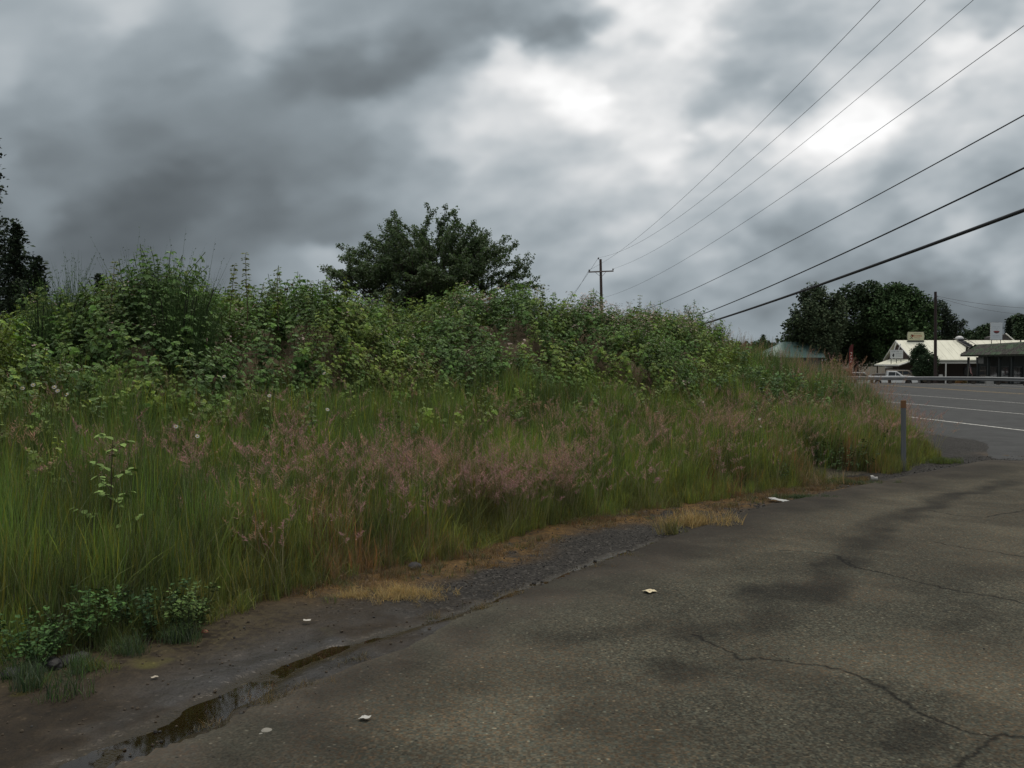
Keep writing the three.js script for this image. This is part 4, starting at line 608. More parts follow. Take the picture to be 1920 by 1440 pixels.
// ------------------------------------------------------------------ ROADSIDE FURNITURE
{ // marker post at the corner
  const [x, d] = gnd(1694, 882), p = thing('marker_post', 'grey wooden marker post with an orange top at the driveway corner', 'post', [x, 0, -d]); p.rotation.z = 0.012;
  const wood = dataTex(128, (a, n) => { for (let j = 0; j < n; j++) for (let i = 0; i < n; i++) { const v = 0.7 + 0.6 * fbm(i / 5, j / 50, 4, 3); setRGB(a, (j * n + i) * 4, 0.135 * v, 0.145 * v, 0.15 * v); } });
  part(p, 'shaft', cyl(0.043, 0.041, 1.1, 0, -0.05, 0, 14), std(1, 1, 1, 0.9, { map: wood })); part(p, 'orange_band', cyl(0.0445, 0.043, 0.125, 0, 1.045, 0, 14), std(0.2, 0.1, 0.045, 0.85));
}
{ // guard rail across the highway
  const A = new THREE.Vector3(36.0, 0, -63.8), dir = new THREE.Vector3(-0.203, 0, -0.979), hgt = (t) => lerp(-0.04, -0.37, smooth(0, 24, t));
  const g = thing('guard_rail', 'galvanised steel guard rail on timber posts along the far side of the highway', 'guard rail');
  const steel = std(0.24, 0.245, 0.245, 0.55, { metalness: 0.4 }), wood = std(0.07, 0.06, 0.05, 0.95), prof = [[0, 0.0], [0.02, 0.02], [0.075, 0.05], [0.08, 0.09], [0.02, 0.14], [0.02, 0.17], [0.08, 0.22], [0.075, 0.26], [0.02, 0.29], [0, 0.31]];
  const n = new THREE.Vector3(dir.z, 0, -dir.x); if (n.x > 0) n.negate();
  const at2 = (t) => A.clone().addScaledVector(dir, t).setY(hgt(t));
  for (let t0 = -9; t0 < 40; t0 += 3.9) { const s = new Soup(); for (let k = 0; k < 2; k++) { const a = at2(t0 + 1.95 * k), b = at2(t0 + 1.95 * (k + 1) + (k ? 0.02 : 0)); for (let i = 0; i < prof.length - 1; i++) { const q = (p, [o, y]) => { const v = p.clone().addScaledVector(n, o + (Math.round(t0 * 10) % 2 ? 0.002 : 0)); return [v.x, v.y + 0.31 + y, v.z]; }; s.quad(q(a, prof[i]), q(b, prof[i]), q(b, prof[i + 1]), q(a, prof[i + 1])); } } part(g, 'rail_beam', s.geo(false), steel); }
  for (let t = -8.1; t < 40; t += 2.6) { const p = at2(t).addScaledVector(n, -0.13), b = bx(0.18, 1.0, 0.2, p.x, p.y + 0.1, p.z, 0.2); part(g, 'post', b, wood); }
}
const poleTex = dataTex(128, (a, n) => { for (let j = 0; j < n; j++) for (let i = 0; i < n; i++) { const v = 0.6 + 0.8 * fbm(i / 4, j / 60, 4, 8); setRGB(a, (j * n + i) * 4, 0.085 * v, 0.062 * v, 0.055 * v); } });
const poleMat = std(1, 1, 1, 0.92, { map: poleTex }), armMat = std(0.2, 0.16, 0.15, 0.9), insMat = std(0.06, 0.05, 0.05, 0.3), wireMat = std(0.03, 0.03, 0.035, 0.6);
const PD = 86, pTop = at(1126, 486, PD), pBase = at(1131, 640, PD);
{
  const gy = ground(pBase.x, PD) - 0.0, g = thing('utility_pole', 'wooden utility pole with a single crossarm rising behind the brambles', 'utility pole', [pBase.x, gy, -PD]);
  const tp = [pTop.x - pBase.x, pTop.y - gy, 0], L = (px, py) => { const v = at(px, py, PD).sub(g.position); return [v.x, v.y, v.z]; };
  part(g, 'pole', bar([0.02, -0.5, 0], tp, 0.19, 0.115, 12), poleMat);
  const a0 = L(1103, 511), a1 = L(1150, 508); const arm = new THREE.BoxGeometry(a1[0] - a0[0], 0.12, 0.1); arm.rotateZ(0.04); arm.translate((a0[0] + a1[0]) / 2, (a0[1] + a1[1]) / 2, 0.17); part(g, 'crossarm', arm, armMat);
  part(g, 'brace', bar([...L(1116, 511).slice(0, 2), 0.16], [...L(1126, 519).slice(0, 2), 0.15], 0.018), armMat); part(g, 'brace', bar([...L(1136, 510).slice(0, 2), 0.16], [...L(1128, 519).slice(0, 2), 0.15], 0.018), armMat);
  for (const [px, py] of [[1104.5, 510], [1149, 508], [1122, 487]]) { const p = L(px, py); const pr = new THREE.LatheGeometry([[0.03, 0], [0.03, 0.06], [0.09, 0.07], [0.05, 0.12], [0.085, 0.13], [0.04, 0.2], [0, 0.2]].map(([a, b]) => new THREE.Vector2(a, b)), 8); pr.translate(p[0], p[1] + 0.02, px === 1122 ? 0 : 0.17); part(g, 'insulator', pr, insMat); }
}
{ // overhead lines; each follows a plane that runs along the highway to the next pole behind us
  const lines = [
    ['thin overhead power line running to the outer end of the crossarm', [1104.5, 506], [1280, 372], [1650, 0], 9.6, 0.0075], ['thin overhead power line running to the top of the utility pole', [1122, 483], [1280, 402], [1735, 0], 11.0, 0.0075], ['thin overhead power line running to the road side end of the crossarm', [1149, 504], [1280, 437], [1825, 0], 12.2, 0.0075],
    ['pale thin overhead wire below the crossarm', [1131, 558], [1295, 480], [1920, 48], 9.8, 0.007], ['upper black overhead phone cable', [1131, 604], [1430, 479], [1920, 216], 9.9, 0.013], ['middle black overhead phone cable', [1131, 640], [1573, 479], [1920, 315], 10.0, 0.021], ['thick bundled black overhead cable, lowest of all the lines', [1131, 652], [1690, 479], [1920, 394], 10.1, 0.042]];
  for (const [label, pa, q1, q2, x0, rad] of lines) {
    const A = at(pa[0], pa[1], PD), b = (A.x - x0) / PD, pt = ([px, py]) => { const [u, v] = ray(px, py), d = x0 / (u - b); return [d, EYE + v * d]; };
    const p = [[PD, A.y], pt(q1), pt(q2)], Y = (d) => { let s = 0; for (let i = 0; i < 3; i++) { let w = p[i][1]; for (let j = 0; j < 3; j++) if (j !== i) w *= (d - p[j][0]) / (p[i][0] - p[j][0]); s += w; } return s; };
    const pts = []; for (let d = PD; d >= 2; d -= 1.4) pts.push(new THREE.Vector3(x0 + b * d, Y(d), -d));
    const m = new THREE.Mesh(new THREE.TubeGeometry(new THREE.CatmullRomCurve3(pts), 130, rad, 6), wireMat); m.name = 'overhead_wire'; tag(m, label, 'wire', 'overhead lines along the highway'); top(m);
  }
  const span = (a, b, sag, rad, label, grp) => { const pts = []; for (let i = 0; i <= 12; i++) { const u = i / 12, v = a.clone().lerp(b, u); v.y -= sag * 4 * u * (1 - u); pts.push(v); } const m = new THREE.Mesh(new THREE.TubeGeometry(new THREE.CatmullRomCurve3(pts), 24, rad, 5), wireMat); m.name = 'overhead_wire'; tag(m, label, 'wire', grp); top(m); };
  span(at(1104.5, 506, PD), at(1060, 572, 150), 0.3, 0.014, 'thin line dropping away from the crossarm end towards the small tree', 'lines leading on past the utility pole'); span(at(1122, 483, PD), at(1056, 570, 150), 0.4, 0.014, 'thin line dropping away from the pole top towards the small tree', 'lines leading on past the utility pole');
  span(at(1756, 555, 88), at(1990, 580, 80), 0.3, 0.014, 'upper thin service line leaving the bare pole', 'service lines from the bare pole'); span(at(1756, 557, 88), at(1990, 592, 82), 0.5, 0.012, 'lower thin service line leaving the bare pole', 'service lines from the bare pole'); span(at(1754, 556, 88), at(1700, 590, 135), 0.3, 0.012, 'thin service line running from the bare pole into the grove', 'service lines from the bare pole');
  const gp = at(1754, 720, 88), g = thing('bare_pole', 'dark bare wooden pole standing between the restaurant and the guard rail', 'utility pole', [gp.x, fall(88), gp.z]); const tp = at(1754, 547, 88).sub(g.position); part(g, 'pole', bar([0, -0.5, 0], tp, 0.16, 0.125, 10), std(0.04, 0.028, 0.026, 0.95)); part(g, 'wire_bracket', bx(0.34, 0.08, 0.06, tp.x, tp.y - 0.45, 0.12), insMat);
  part(g, 'meter_box', bx(0.34, 0.5, 0.16, 0.45, 0.95, 0.1), std(0.5, 0.5, 0.48, 0.6));
}

// ------------------------------------------------------------------ BUILDINGS ACROSS THE HIGHWAY
const creamTex = dataTex(256, (a, n) => { for (let j = 0; j < n; j++) for (let i = 0; i < n; i++) { const v = 0.86 + 0.2 * fbm(i / 40, j / 40, 4, 18) - 0.14 * smooth(0.6, 0.75, fbm(i / 9, j / 22, 4, 19)); setRGB(a, (j * n + i) * 4, 0.66 * v, 0.66 * v, 0.54 * v); } });
const cream = std(1, 1, 1, 0.6, { map: creamTex }), whiteTrim = std(0.68, 0.68, 0.64, 0.6), brownWall = std(0.055, 0.042, 0.036, 0.95), glassMat = std(0.012, 0.014, 0.016, 0.08), darkFrame = std(0.03, 0.03, 0.03, 0.7);
function slab(pts, t) {   // thick sheet through 4 corners, thickness t downwards
  const s = new Soup(), lo = pts.map(([x, y, z]) => [x, y - t, z]); s.quad(...pts); s.quad(...lo.slice().reverse()); for (let i = 0; i < 4; i++) s.quad(pts[i], lo[i], lo[(i + 1) % 4], pts[(i + 1) % 4]); const g = s.geo(false);
  const u = []; for (let i = 0; i < s.p.length; i += 3) u.push(s.p[i] * 0.2, s.p[i + 2] * 0.2 + s.p[i + 1] * 0.2); g.setAttribute('uv', new THREE.Float32BufferAttribute(u, 2)); return g;
}
const LOT = -1.3;
{
  const x0 = 51.2, x1 = 68.5, g = thing('restaurant', 'low restaurant with a big cream metal gable roof and a dark porch', 'building', [x0, LOT, -119.6]), W = x1 - x0, E = 3.12, R = 5.7, D = 4.6;
  part(g, 'wall', bx(W - 0.6, E - 0.1, 6.6, W / 2 + 0.3, (E - 0.1) / 2, -1.0), brownWall);
  const gs = new THREE.Shape([[-D + 0.3, 0], [D - 2.6, 0], [D - 0.3, E - 0.35], [0, R - 0.35], [-D + 0.3, E - 0.35]].map((p) => new THREE.Vector2(...p))), gg = new THREE.ExtrudeGeometry(gs, { depth: 0.2, bevelEnabled: false }); gg.rotateY(-Math.PI / 2); gg.translate(0.28, 0, 0); part(g, 'gable_wall', gg, std(0.06, 0.04, 0.036, 0.95));
  const roof = part(g, 'roof', [slab([[-0.3, R, 0], [-0.02, E, D], [W, E, D], [W, R, 0]], 0.12), slab([[W, R - 0.003, 0], [W, E, -D], [-0.02, E, -D], [-0.3, R - 0.003, 0]], 0.12)], cream);
  const seams = []; for (let x = 0.6; x < W; x += 0.95) seams.push(bar([x, R + 0.01, 0.02], [x, E + 0.01, D], 0.012, 0.012, 4)); part(roof, 'seams', seams, cream);
  part(g, 'barge_board', bar([-0.34, R - 0.09, 0], [-0.05, E - 0.09, D + 0.02], 0.09, 0.09, 4), whiteTrim); part(g, 'barge_board', bar([-0.34, R - 0.09, 0], [-0.05, E - 0.09, -D], 0.09, 0.09, 4), whiteTrim);
  part(g, 'gutter', bx(W, 0.12, 0.12, W / 2, E - 0.16, D + 0.06), std(0.25, 0.25, 0.23, 0.6)); part(g, 'porch_beam', bx(W, 0.24, 0.14, W / 2, E - 0.36, D - 0.1), whiteTrim);
  for (const px of [1774, 1838]) { const x = at(px, 690, 115).x - x0; part(g, 'porch_post', bx(0.13, E - 0.45, 0.13, x, (E - 0.45) / 2, D - 0.1), whiteTrim); }
  for (const x of [3.2, 8.4, 12.6]) { const w = part(g, 'window', bx(1.7, 1.2, 0.06, x, 1.6, 2.33), darkFrame); part(w, 'pane', bx(1.5, 1.0, 0.03, x, 1.6, 2.37), glassMat); }
  part(g, 'door', bx(1.0, 2.1, 0.06, 10.4, 1.05, 2.33), std(0.05, 0.035, 0.03, 0.7));
  part(g, 'lean_to_roof', slab([[0.0, E + 0.08, D], [-2.0, E - 0.6, D], [-2.0, E - 0.62, -2.6], [0.0, E + 0.08, -2.6]], 0.1), cream); part(g, 'fascia', bar([0, E - 0.1, D + 0.06], [-2.0, E - 0.75, D + 0.06], 0.1, 0.1, 4), whiteTrim); part(g, 'fascia', bx(0.1, 0.16, D + 2.6, -2.06, E - 0.72, 1), whiteTrim);
  for (const z of [4.2, 0.6, -2.3]) part(g, 'lean_to_post', bx(0.12, E - 0.7, 0.12, -1.8, (E - 0.7) / 2, z), brownWall);
  part(g, 'sign_strut', bar([-0.5, R - 0.25, 0.6], [-1.2, E + 0.1, 0.9], 0.07, 0.07, 5), whiteTrim); part(g, 'sign_strut', bar([-0.2, R - 0.5, 1.2], [-0.9, E + 0.1, 1.5], 0.06, 0.06, 5), whiteTrim);
  part(g, 'hanging_notice', bx(0.9, 0.24, 0.05, -1.7, E - 1.0, 1.2), whiteTrim);
  // roof hatch stair and white vent hood
  const xs = at(1806, 640, 118).x - x0, st = part(g, 'roof_stair', slab([[xs - 0.2, R + 0.06, 0.1], [xs + 0.9, E + 0.9 + 0.08, 3.4], [xs + 1.75, E + 0.9 + 0.08, 3.4], [xs + 0.75, R + 0.06, 0.1]], 0.05), std(0.05, 0.055, 0.065, 0.7));
  for (const o of [-0.55, 0.95]) part(st, 'handrail', bar([xs + o, R + 0.25, 0.1], [xs + o + 1.0, E + 1.45, 2.9], 0.035), std(0.16, 0.15, 0.14, 0.6)); for (let k = 0; k < 7; k++) { const u = k / 7; part(st, 'stair_tread', bx(0.9, 0.05, 0.25, xs + 0.3 + u, lerp(R + 0.1, E + 1.05, u), 0.3 + 3 * u), std(0.12, 0.12, 0.12, 0.7)); }
  const hood = new THREE.SphereGeometry(0.5, 14, 8, 0, 6.283, 0, 1.57); hood.scale(1.1, 0.8, 1); hood.translate(xs + 0.45, R + 0.18, -0.3); part(g, 'vent_hood', [hood, cyl(0.4, 0.4, 0.45, xs + 0.45, R - 0.25, -0.3, 12)], std(0.5, 0.5, 0.5, 0.5));
  // cross gable beyond
  const xg = at(1880, 640, 121).x - x0; part(g, 'cross_gable_wall', (() => { const h = new THREE.Shape([[0, 0], [4.6, 0], [1.5, 2.6], [0, 2.2]].map((p) => new THREE.Vector2(...p))), e = new THREE.ExtrudeGeometry(h, { depth: 2.5, bevelEnabled: false }); e.translate(xg - 1.5, R - 1.75, -3.2); return e; })(), std(0.06, 0.055, 0.055, 0.9));
  part(g, 'cross_gable_trim', bar([xg, R + 0.9, -0.65], [xg + 3.1, R - 1.7, -0.65], 0.09, 0.09, 4), whiteTrim); part(g, 'chimney_pipe', cyl(0.09, 0.09, 0.9, xg + 1.4, R - 0.9, 0.4, 8), darkFrame);
}
// the roof signs
function board(name, label, px, py, depth, w, h, tex, yaw, back, stands = []) { const c = at(px, py, depth), g = thing(name, label, 'sign', [c.x, c.y, c.z]); g.rotation.y = yaw; part(g, 'board', new THREE.BoxGeometry(w, h, 0.1), back); const f = new THREE.PlaneGeometry(w - 0.04, h - 0.04); f.translate(0, 0, 0.054); part(g, 'face', f, std(1, 1, 1, 0.6, { map: tex })); for (const [x, l] of stands) part(g, 'stand', bx(0.06, l, 0.06, x, -h / 2 - l / 2 + 0.02, -0.02), darkFrame); return g; }
function strokes(c, r, x, y, w, h, col, n) { c.fillStyle = col; for (let i = 0; i < n; i++) { const cw = w / n, X0 = x + i * cw; if (r() < 0.12) continue; c.fillRect(X0, y, cw * 0.24, h); if (r() < 0.6) c.fillRect(X0, y + (r() < 0.5 ? 0 : h * 0.42), cw * 0.66, h * 0.2); if (r() < 0.55) c.fillRect(X0 + cw * 0.48, y + h * 0.3 * r(), cw * 0.2, h * 0.7); } }
const signBack = std(0.62, 0.62, 0.6, 0.6);
{ // arched cream sign on the ridge
  const c = at(1716.5, 630.5, 119.3), g = thing('roof_sign', 'cream barrel shaped sign with red lettering on the restaurant ridge', 'sign', [c.x, c.y, c.z]), w = 1.13, h = 0.58, s = new THREE.Shape(); s.moveTo(-w + 0.12, -h); s.lineTo(w - 0.12, -h); s.quadraticCurveTo(w + 0.1, 0, w - 0.12, h); s.lineTo(-w + 0.12, h); s.quadraticCurveTo(-w - 0.1, 0, -w + 0.12, -h);
  const r = rng(41), tex = canvasTex(512, 256, (x, W, H) => { x.fillStyle = '#c9c7a6'; x.fillRect(0, 0, W, H); strokes(x, r, 190, 36, 230, 26, '#4a4a28', 11); strokes(x, r, 180, 84, 270, 62, '#a2401c', 9); strokes(x, r, 200, 162, 200, 28, '#a8452a', 10); strokes(x, r, 200, 208, 190, 20, '#55554a', 14);
    x.fillStyle = '#5e2413'; x.beginPath(); x.ellipse(140, 96, 46, 22, 0.2, 0, 6.3); x.fill(); x.fillStyle = '#8c3a1c'; x.beginPath(); x.ellipse(146, 132, 26, 28, 0, 0, 6.3); x.fill(); x.strokeStyle = '#2c2a10'; x.lineWidth = 17; x.beginPath(); x.moveTo(92, 112); x.lineTo(100, 150); x.lineTo(128, 176); x.lineTo(66, 208); x.moveTo(128, 176); x.lineTo(160, 206); x.stroke(); });
  part(g, 'board', new THREE.ExtrudeGeometry(s, { depth: 0.14, bevelEnabled: false }), std(0.35, 0.35, 0.26, 0.6)); const f = new THREE.ShapeGeometry(s, 12), p = f.attributes.position, uv = f.attributes.uv; for (let i = 0; i < p.count; i++) uv.setXY(i, (p.getX(i) + w) / (2 * w), (p.getY(i) + h) / (2 * h)); f.scale(0.97, 0.95, 1); f.translate(0, 0, 0.146); part(g, 'face', f, std(1, 1, 1, 0.6, { map: tex }));
  part(g, 'plinth', bx(2.2, 0.14, 0.3, 0, -h - 0.06, 0.02), darkFrame);
}
{
  const r = rng(42); board('roof_sign', 'white rectangular sign with a black emblem standing on the low side roof', 1681, 664, 116.5, 1.68, 1.1, canvasTex(256, 168, (x, W, H) => { x.fillStyle = '#c6c9c8'; x.fillRect(0, 0, W, H); strokes(x, r, 24, 18, 205, 26, '#6f7478', 12); strokes(x, r, 110, 66, 120, 14, '#777b80', 10); strokes(x, r, 110, 94, 120, 14, '#777b80', 10); strokes(x, r, 110, 122, 120, 14, '#777b80', 10); x.fillStyle = '#141416'; x.beginPath(); x.moveTo(66, 66); x.lineTo(78, 92); x.lineTo(70, 146); x.lineTo(52, 138); x.lineTo(36, 112); x.lineTo(50, 84); x.fill(); }), 0.05, signBack, [[-0.7, 0.75], [0.0, 0.6], [0.6, 0.45]]);
  board('roof_sign', 'tall white sign with a dark red bowl emblem above the restaurant roof', 1868, 621, 112, 1.44, 2.14, canvasTex(192, 288, (x, W, H) => { x.fillStyle = '#c4ccd2'; x.fillRect(0, 0, W, H); strokes(x, r, 30, 62, 132, 14, '#a3a9b2', 9); strokes(x, r, 36, 90, 120, 12, '#a3a9b2', 8); strokes(x, r, 34, 212, 126, 14, '#8f979e', 9); strokes(x, r, 34, 238, 126, 12, '#9aa1a8', 11); x.strokeStyle = '#a7adb4'; x.lineWidth = 4; x.beginPath(); x.moveTo(70, 60); x.lineTo(98, 120); x.moveTo(130, 56); x.lineTo(102, 120); x.stroke(); x.fillStyle = '#58363c'; x.beginPath(); x.moveTo(46, 148); x.lineTo(148, 148); x.quadraticCurveTo(136, 182, 97, 184); x.quadraticCurveTo(58, 182, 46, 148); x.fill(); x.fillStyle = '#863f3c'; x.beginPath(); x.ellipse(97, 148, 52, 11, 0, 0, 6.3); x.fill(); }), -0.05, signBack, [[-0.55, 1.5], [0.55, 1.5]]);
  board('roadside_sign', 'small blue sign board in front of the grove', 1541, 693.5, 104, 1.3, 0.42, canvasTex(128, 48, (x, W, H) => { x.fillStyle = '#1d3f78'; x.fillRect(0, 0, W, H); x.fillStyle = '#aebccb'; x.fillRect(0, 0, 14, H); x.fillRect(W - 12, 0, 12, H); strokes(x, r, 20, 16, 86, 16, '#6d8cb8', 9); }), 0.1, std(0.1, 0.14, 0.22, 0.6), [[-0.5, 2.1], [0.5, 2.1]]);
}
{ // building with the mossy shake mansard
  const F = new THREE.Vector3(48.6, -1.12, -94), g = thing('shingle_roof_shop', 'dark shop with a mossy green shake mansard roof beside the restaurant', 'building', F.toArray()); g.rotation.y = Math.atan2(-0.975, -0.223);
  const L = 26, B = 10, H = 3.5, T = 4.42, dark = std(0.028, 0.034, 0.034, 0.9);
  part(g, 'wall', bx(L, H, B, L / 2, H / 2 - 0.1, -B / 2), dark); part(g, 'flat_roof', bx(L + 0.4, 0.16, B + 0.4, L / 2, T - 0.05, -B / 2), std(0.5, 0.5, 0.48, 0.7));
  const slope = [slab([[0.1, T, 0.1], [-1.5, H - 0.12, 1.35], [L + 1.5, H - 0.12, 1.35], [L - 0.1, T, 0.1]], 0.1), slab([[0.1, T, -B - 0.1], [-1.5, H - 0.12, -B - 1.35], [-1.5, H - 0.12, 1.35], [0.1, T, 0.1]], 0.1)];
  const mans = part(g, 'mansard', slope, std(0.03, 0.035, 0.022, 0.95)), sh = [], r = rng(61), q = new THREE.Quaternion().setFromEuler(new THREE.Euler(0.9, 0, 0)), q2 = new THREE.Quaternion().setFromEuler(new THREE.Euler(0, 0, 0.82));
  for (let row = 0; row < 8; row++) { const u = (row + 0.5) / 8, y = lerp(H - 0.05, T, u) + 0.03, z = lerp(1.35, 0.1, u) + 0.03, xa = lerp(-1.5, 0.1, u); for (let x = xa; x < L + 1.5; x += 0.16 + 0.1 * r()) { const m = smooth(0.45, 0.6, fbm(x * 0.6, row * 0.7, 3, 44)), s = 0.5 + r(); sh.push([x, y, z, q, [0.09 + 0.05 * r(), 1, 0.16], [lerp(0.05, 0.045, m) * s, lerp(0.048, 0.075, m) * s, lerp(0.04, 0.04, m) * s]]); } for (let k = 0; k < 44; k++) { const s = 0.5 + r(); sh.push([lerp(-1.52, 0.08, u), y, -B + (B + 1) * r(), q2, [0.16, 1, 0.1], [0.045 * s, 0.055 * s, 0.036 * s]]); } }
  const im = instances('shakes', new THREE.BoxGeometry(1.9, 0.05, 2), std(1, 1, 1, 0.95), sh); im.userData.kind = 'stuff'; mans.add(im);
  for (let x = 0.3; x < L; x += 3.6) part(g, 'porch_post', bx(0.2, H - 0.2, 0.2, x, (H - 0.2) / 2 - 0.1, 1.0), std(0.035, 0.042, 0.042, 0.9));
  for (let x = 2.2; x < L - 2; x += 3.6) { const w = part(g, 'window', bx(2.4, 1.7, 0.08, x, 1.5, 0.02), std(0.045, 0.05, 0.05, 0.8)); part(w, 'pane', bx(1.08, 1.5, 0.04, x - 0.57, 1.5, 0.06), glassMat); part(w, 'pane', bx(1.08, 1.5, 0.04, x + 0.57, 1.5, 0.06), glassMat); }
  part(g, 'hanging_sign', bx(2.6, 0.62, 0.06, 4.6, H - 0.62, 1.02), std(0.11, 0.11, 0.105, 0.8)); part(g, 'notice', bx(0.45, 0.42, 0.03, 11.6, 1.4, 0.11), std(0.5, 0.5, 0.48, 0.7));
}
{ // green metal roof beyond the grass
  const c = at(1468, 674, 140), g = thing('green_roof_barn', 'low building with a pale green metal roof seen past the grass tops', 'building', [c.x, -1.3, c.z]), m = std(0.15, 0.24, 0.22, 0.5);
  part(g, 'wall', bx(8.4, 3.4, 6, 0.6, 1.7, 0), std(0.12, 0.11, 0.1, 0.9)); part(g, 'roof', [slab([[0, 5.9, 0], [-4.2, 3.5, 3.4], [5.4, 3.5, 3.4], [5.4, 5.9, 0]], 0.1), slab([[5.4, 5.897, 0], [5.4, 3.5, -3.4], [-4.2, 3.5, -3.4], [0, 5.897, 0]], 0.1), slab([[0, 5.89, 0], [-4.2, 3.49, -3.4], [-4.2, 3.49, 3.4], [0, 5.89, 0.01]], 0.1)], m);
  const rb = []; for (let x = -3; x < 5.2; x += 0.6) rb.push(bar([x, x < 0 ? 5.9 + x * 0.571 : 5.92, x < 0 ? -x * 0.81 : 0.02], [x, 3.53, 3.4], 0.03, 0.03, 4)); part(g, 'roof_ribs', rb, m);
}
// ------------------------------------------------------------------ VEHICLES
const tyreMat = std(0.012, 0.012, 0.012, 0.9), rimMat = std(0.35, 0.35, 0.36, 0.4, { metalness: 0.6 }), carGlass = std(0.05, 0.06, 0.07, 0.06), lampMat = std(0.6, 0.6, 0.58, 0.15);
function vehicle(name, label, px, depth, yaw, col, type, scale = 1) {
  const x = at(px, 674, depth).x, g = thing(name, label, type === 'pickup' ? 'pickup truck' : 'car', [x, fall(depth) + 0.02, -depth], 'vehicles in the gravel car park'); g.rotation.y = yaw; g.scale.setScalar(scale);
  const paint = new THREE.MeshPhysicalMaterial({ roughness: 0.35, clearcoat: 0.7, clearcoatRoughness: 0.1 }); paint.color.setRGB(...col);
  const hw = 0.88, s = new THREE.Shape(), wx = [-1.65, 1.75], wr = 0.43;
  s.moveTo(-2.7, 0.5); s.lineTo(wx[0] - wr, 0.45); s.absarc(wx[0], 0.42, wr, Math.PI, 0, true); s.lineTo(wx[1] - wr, 0.42); s.absarc(wx[1], 0.42, wr, Math.PI, 0, true); s.lineTo(2.65, 0.45); s.lineTo(2.72, 0.85); s.lineTo(2.55, 1.1); s.lineTo(1.3, 1.2);
  if (type === 'pickup') { s.lineTo(-0.75, 1.18); s.lineTo(-0.78, 1.16); s.lineTo(-2.66, 1.16); } else { s.lineTo(-2.5, 1.16); s.lineTo(-2.68, 1.05); } s.lineTo(-2.7, 0.5);
  const ex = (sh, w, bev) => { const e = new THREE.ExtrudeGeometry(sh, { depth: w * 2 - bev * 2, bevelEnabled: true, bevelSize: bev, bevelThickness: bev, bevelSegments: 2, curveSegments: 10 }); e.translate(0, 0, -w + bev); return e; };
  part(g, 'body', ex(s, hw, 0.05), paint);
  const back = type === 'pickup' ? -0.7 : -2.35, rb = type === 'pickup' ? -0.55 : -2.05, c = new THREE.Shape([[back, 1.14], [1.25, 1.14], [0.45, 1.74], [rb, 1.76]].map((p) => new THREE.Vector2(...p))); part(g, 'cab', ex(c, 0.78, 0.05), paint);
  for (const sd of [-1, 1]) {
    const wins = type === 'pickup' ? [[[-0.5, 1.2], [0.28, 1.2], [0.28, 1.66], [-0.44, 1.68]], [[0.36, 1.2], [0.98, 1.2], [0.44, 1.63], [0.36, 1.66]]] : [[[-2.1, 1.22], [-1.2, 1.22], [-1.2, 1.68], [-1.95, 1.68]], [[-1.1, 1.22], [-0.2, 1.22], [-0.2, 1.68], [-1.1, 1.68]], [[-0.1, 1.2], [0.98, 1.2], [0.42, 1.66], [-0.1, 1.68]]];
    for (const w of wins) { const e = new THREE.ExtrudeGeometry(new THREE.Shape(w.map((p) => new THREE.Vector2(...p))), { depth: 0.012, bevelEnabled: false }); e.translate(0, 0, sd > 0 ? 0.776 : -0.788); part(g, 'side_window', e, carGlass); }
    part(g, 'mirror', bx(0.12, 0.16, 0.2, 0.86, 1.26, sd * 0.95), paint); part(g, 'headlight', bx(0.08, 0.18, 0.34, 2.69, 0.93, sd * 0.62), lampMat);
    for (const w of wx) { const t = new THREE.CylinderGeometry(0.37, 0.37, 0.24, 18); t.rotateX(Math.PI / 2); t.translate(w, 0.37, sd * 0.74); const wh = part(g, 'wheel', t, tyreMat); const rm = new THREE.CylinderGeometry(0.22, 0.22, 0.03, 12); rm.rotateX(Math.PI / 2); rm.translate(w, 0.37, sd * 0.865); part(wh, 'rim', rm, rimMat); }
  }
  const ws = slab([[0.5, 1.72, 0.68], [1.26, 1.2, 0.72], [1.26, 1.2, -0.72], [0.5, 1.72, -0.68]], 0.015); ws.translate(0.06, 0.02, 0); part(g, 'windscreen', ws, carGlass);
  part(g, 'grille', bx(0.05, 0.26, 0.86, 2.73, 0.86, 0), darkFrame); part(g, 'bumper', bx(0.12, 0.2, 1.7, 2.72, 0.55, 0), type === 'pickup' ? paint : darkFrame);
  if (type === 'pickup') { part(g, 'bed_cover', ex(new THREE.Shape([[-2.6, 1.15], [-0.8, 1.15], [-0.9, 1.5], [-2.2, 1.44]].map((p) => new THREE.Vector2(...p))), 0.74, 0.04), std(0.09, 0.085, 0.08, 0.7)); } else part(g, 'roof_rack', [bx(1.9, 0.05, 0.05, -0.9, 1.86, 0.6), bx(1.9, 0.05, 0.05, -0.9, 1.86, -0.6), ...[-1.7, -0.9, -0.1].map((q) => bx(0.05, 0.12, 1.3, q, 1.83, 0))], darkFrame);
}
vehicle('pickup_truck', 'white pickup truck parked behind the guard rail with a covered bed', 1673, 107, -0.3, [0.7, 0.72, 0.72], 'pickup', 0.98);
vehicle('parked_car', 'tan sport utility car with a roof rack parked behind the white pickup', 1697, 113, -0.55, [0.22, 0.18, 0.13], 'suv', 1);
vehicle('parked_car', 'silver grey car mostly hidden by grass next to the white pickup', 1615, 112, -0.4, [0.42, 0.42, 0.4], 'suv', 0.86);
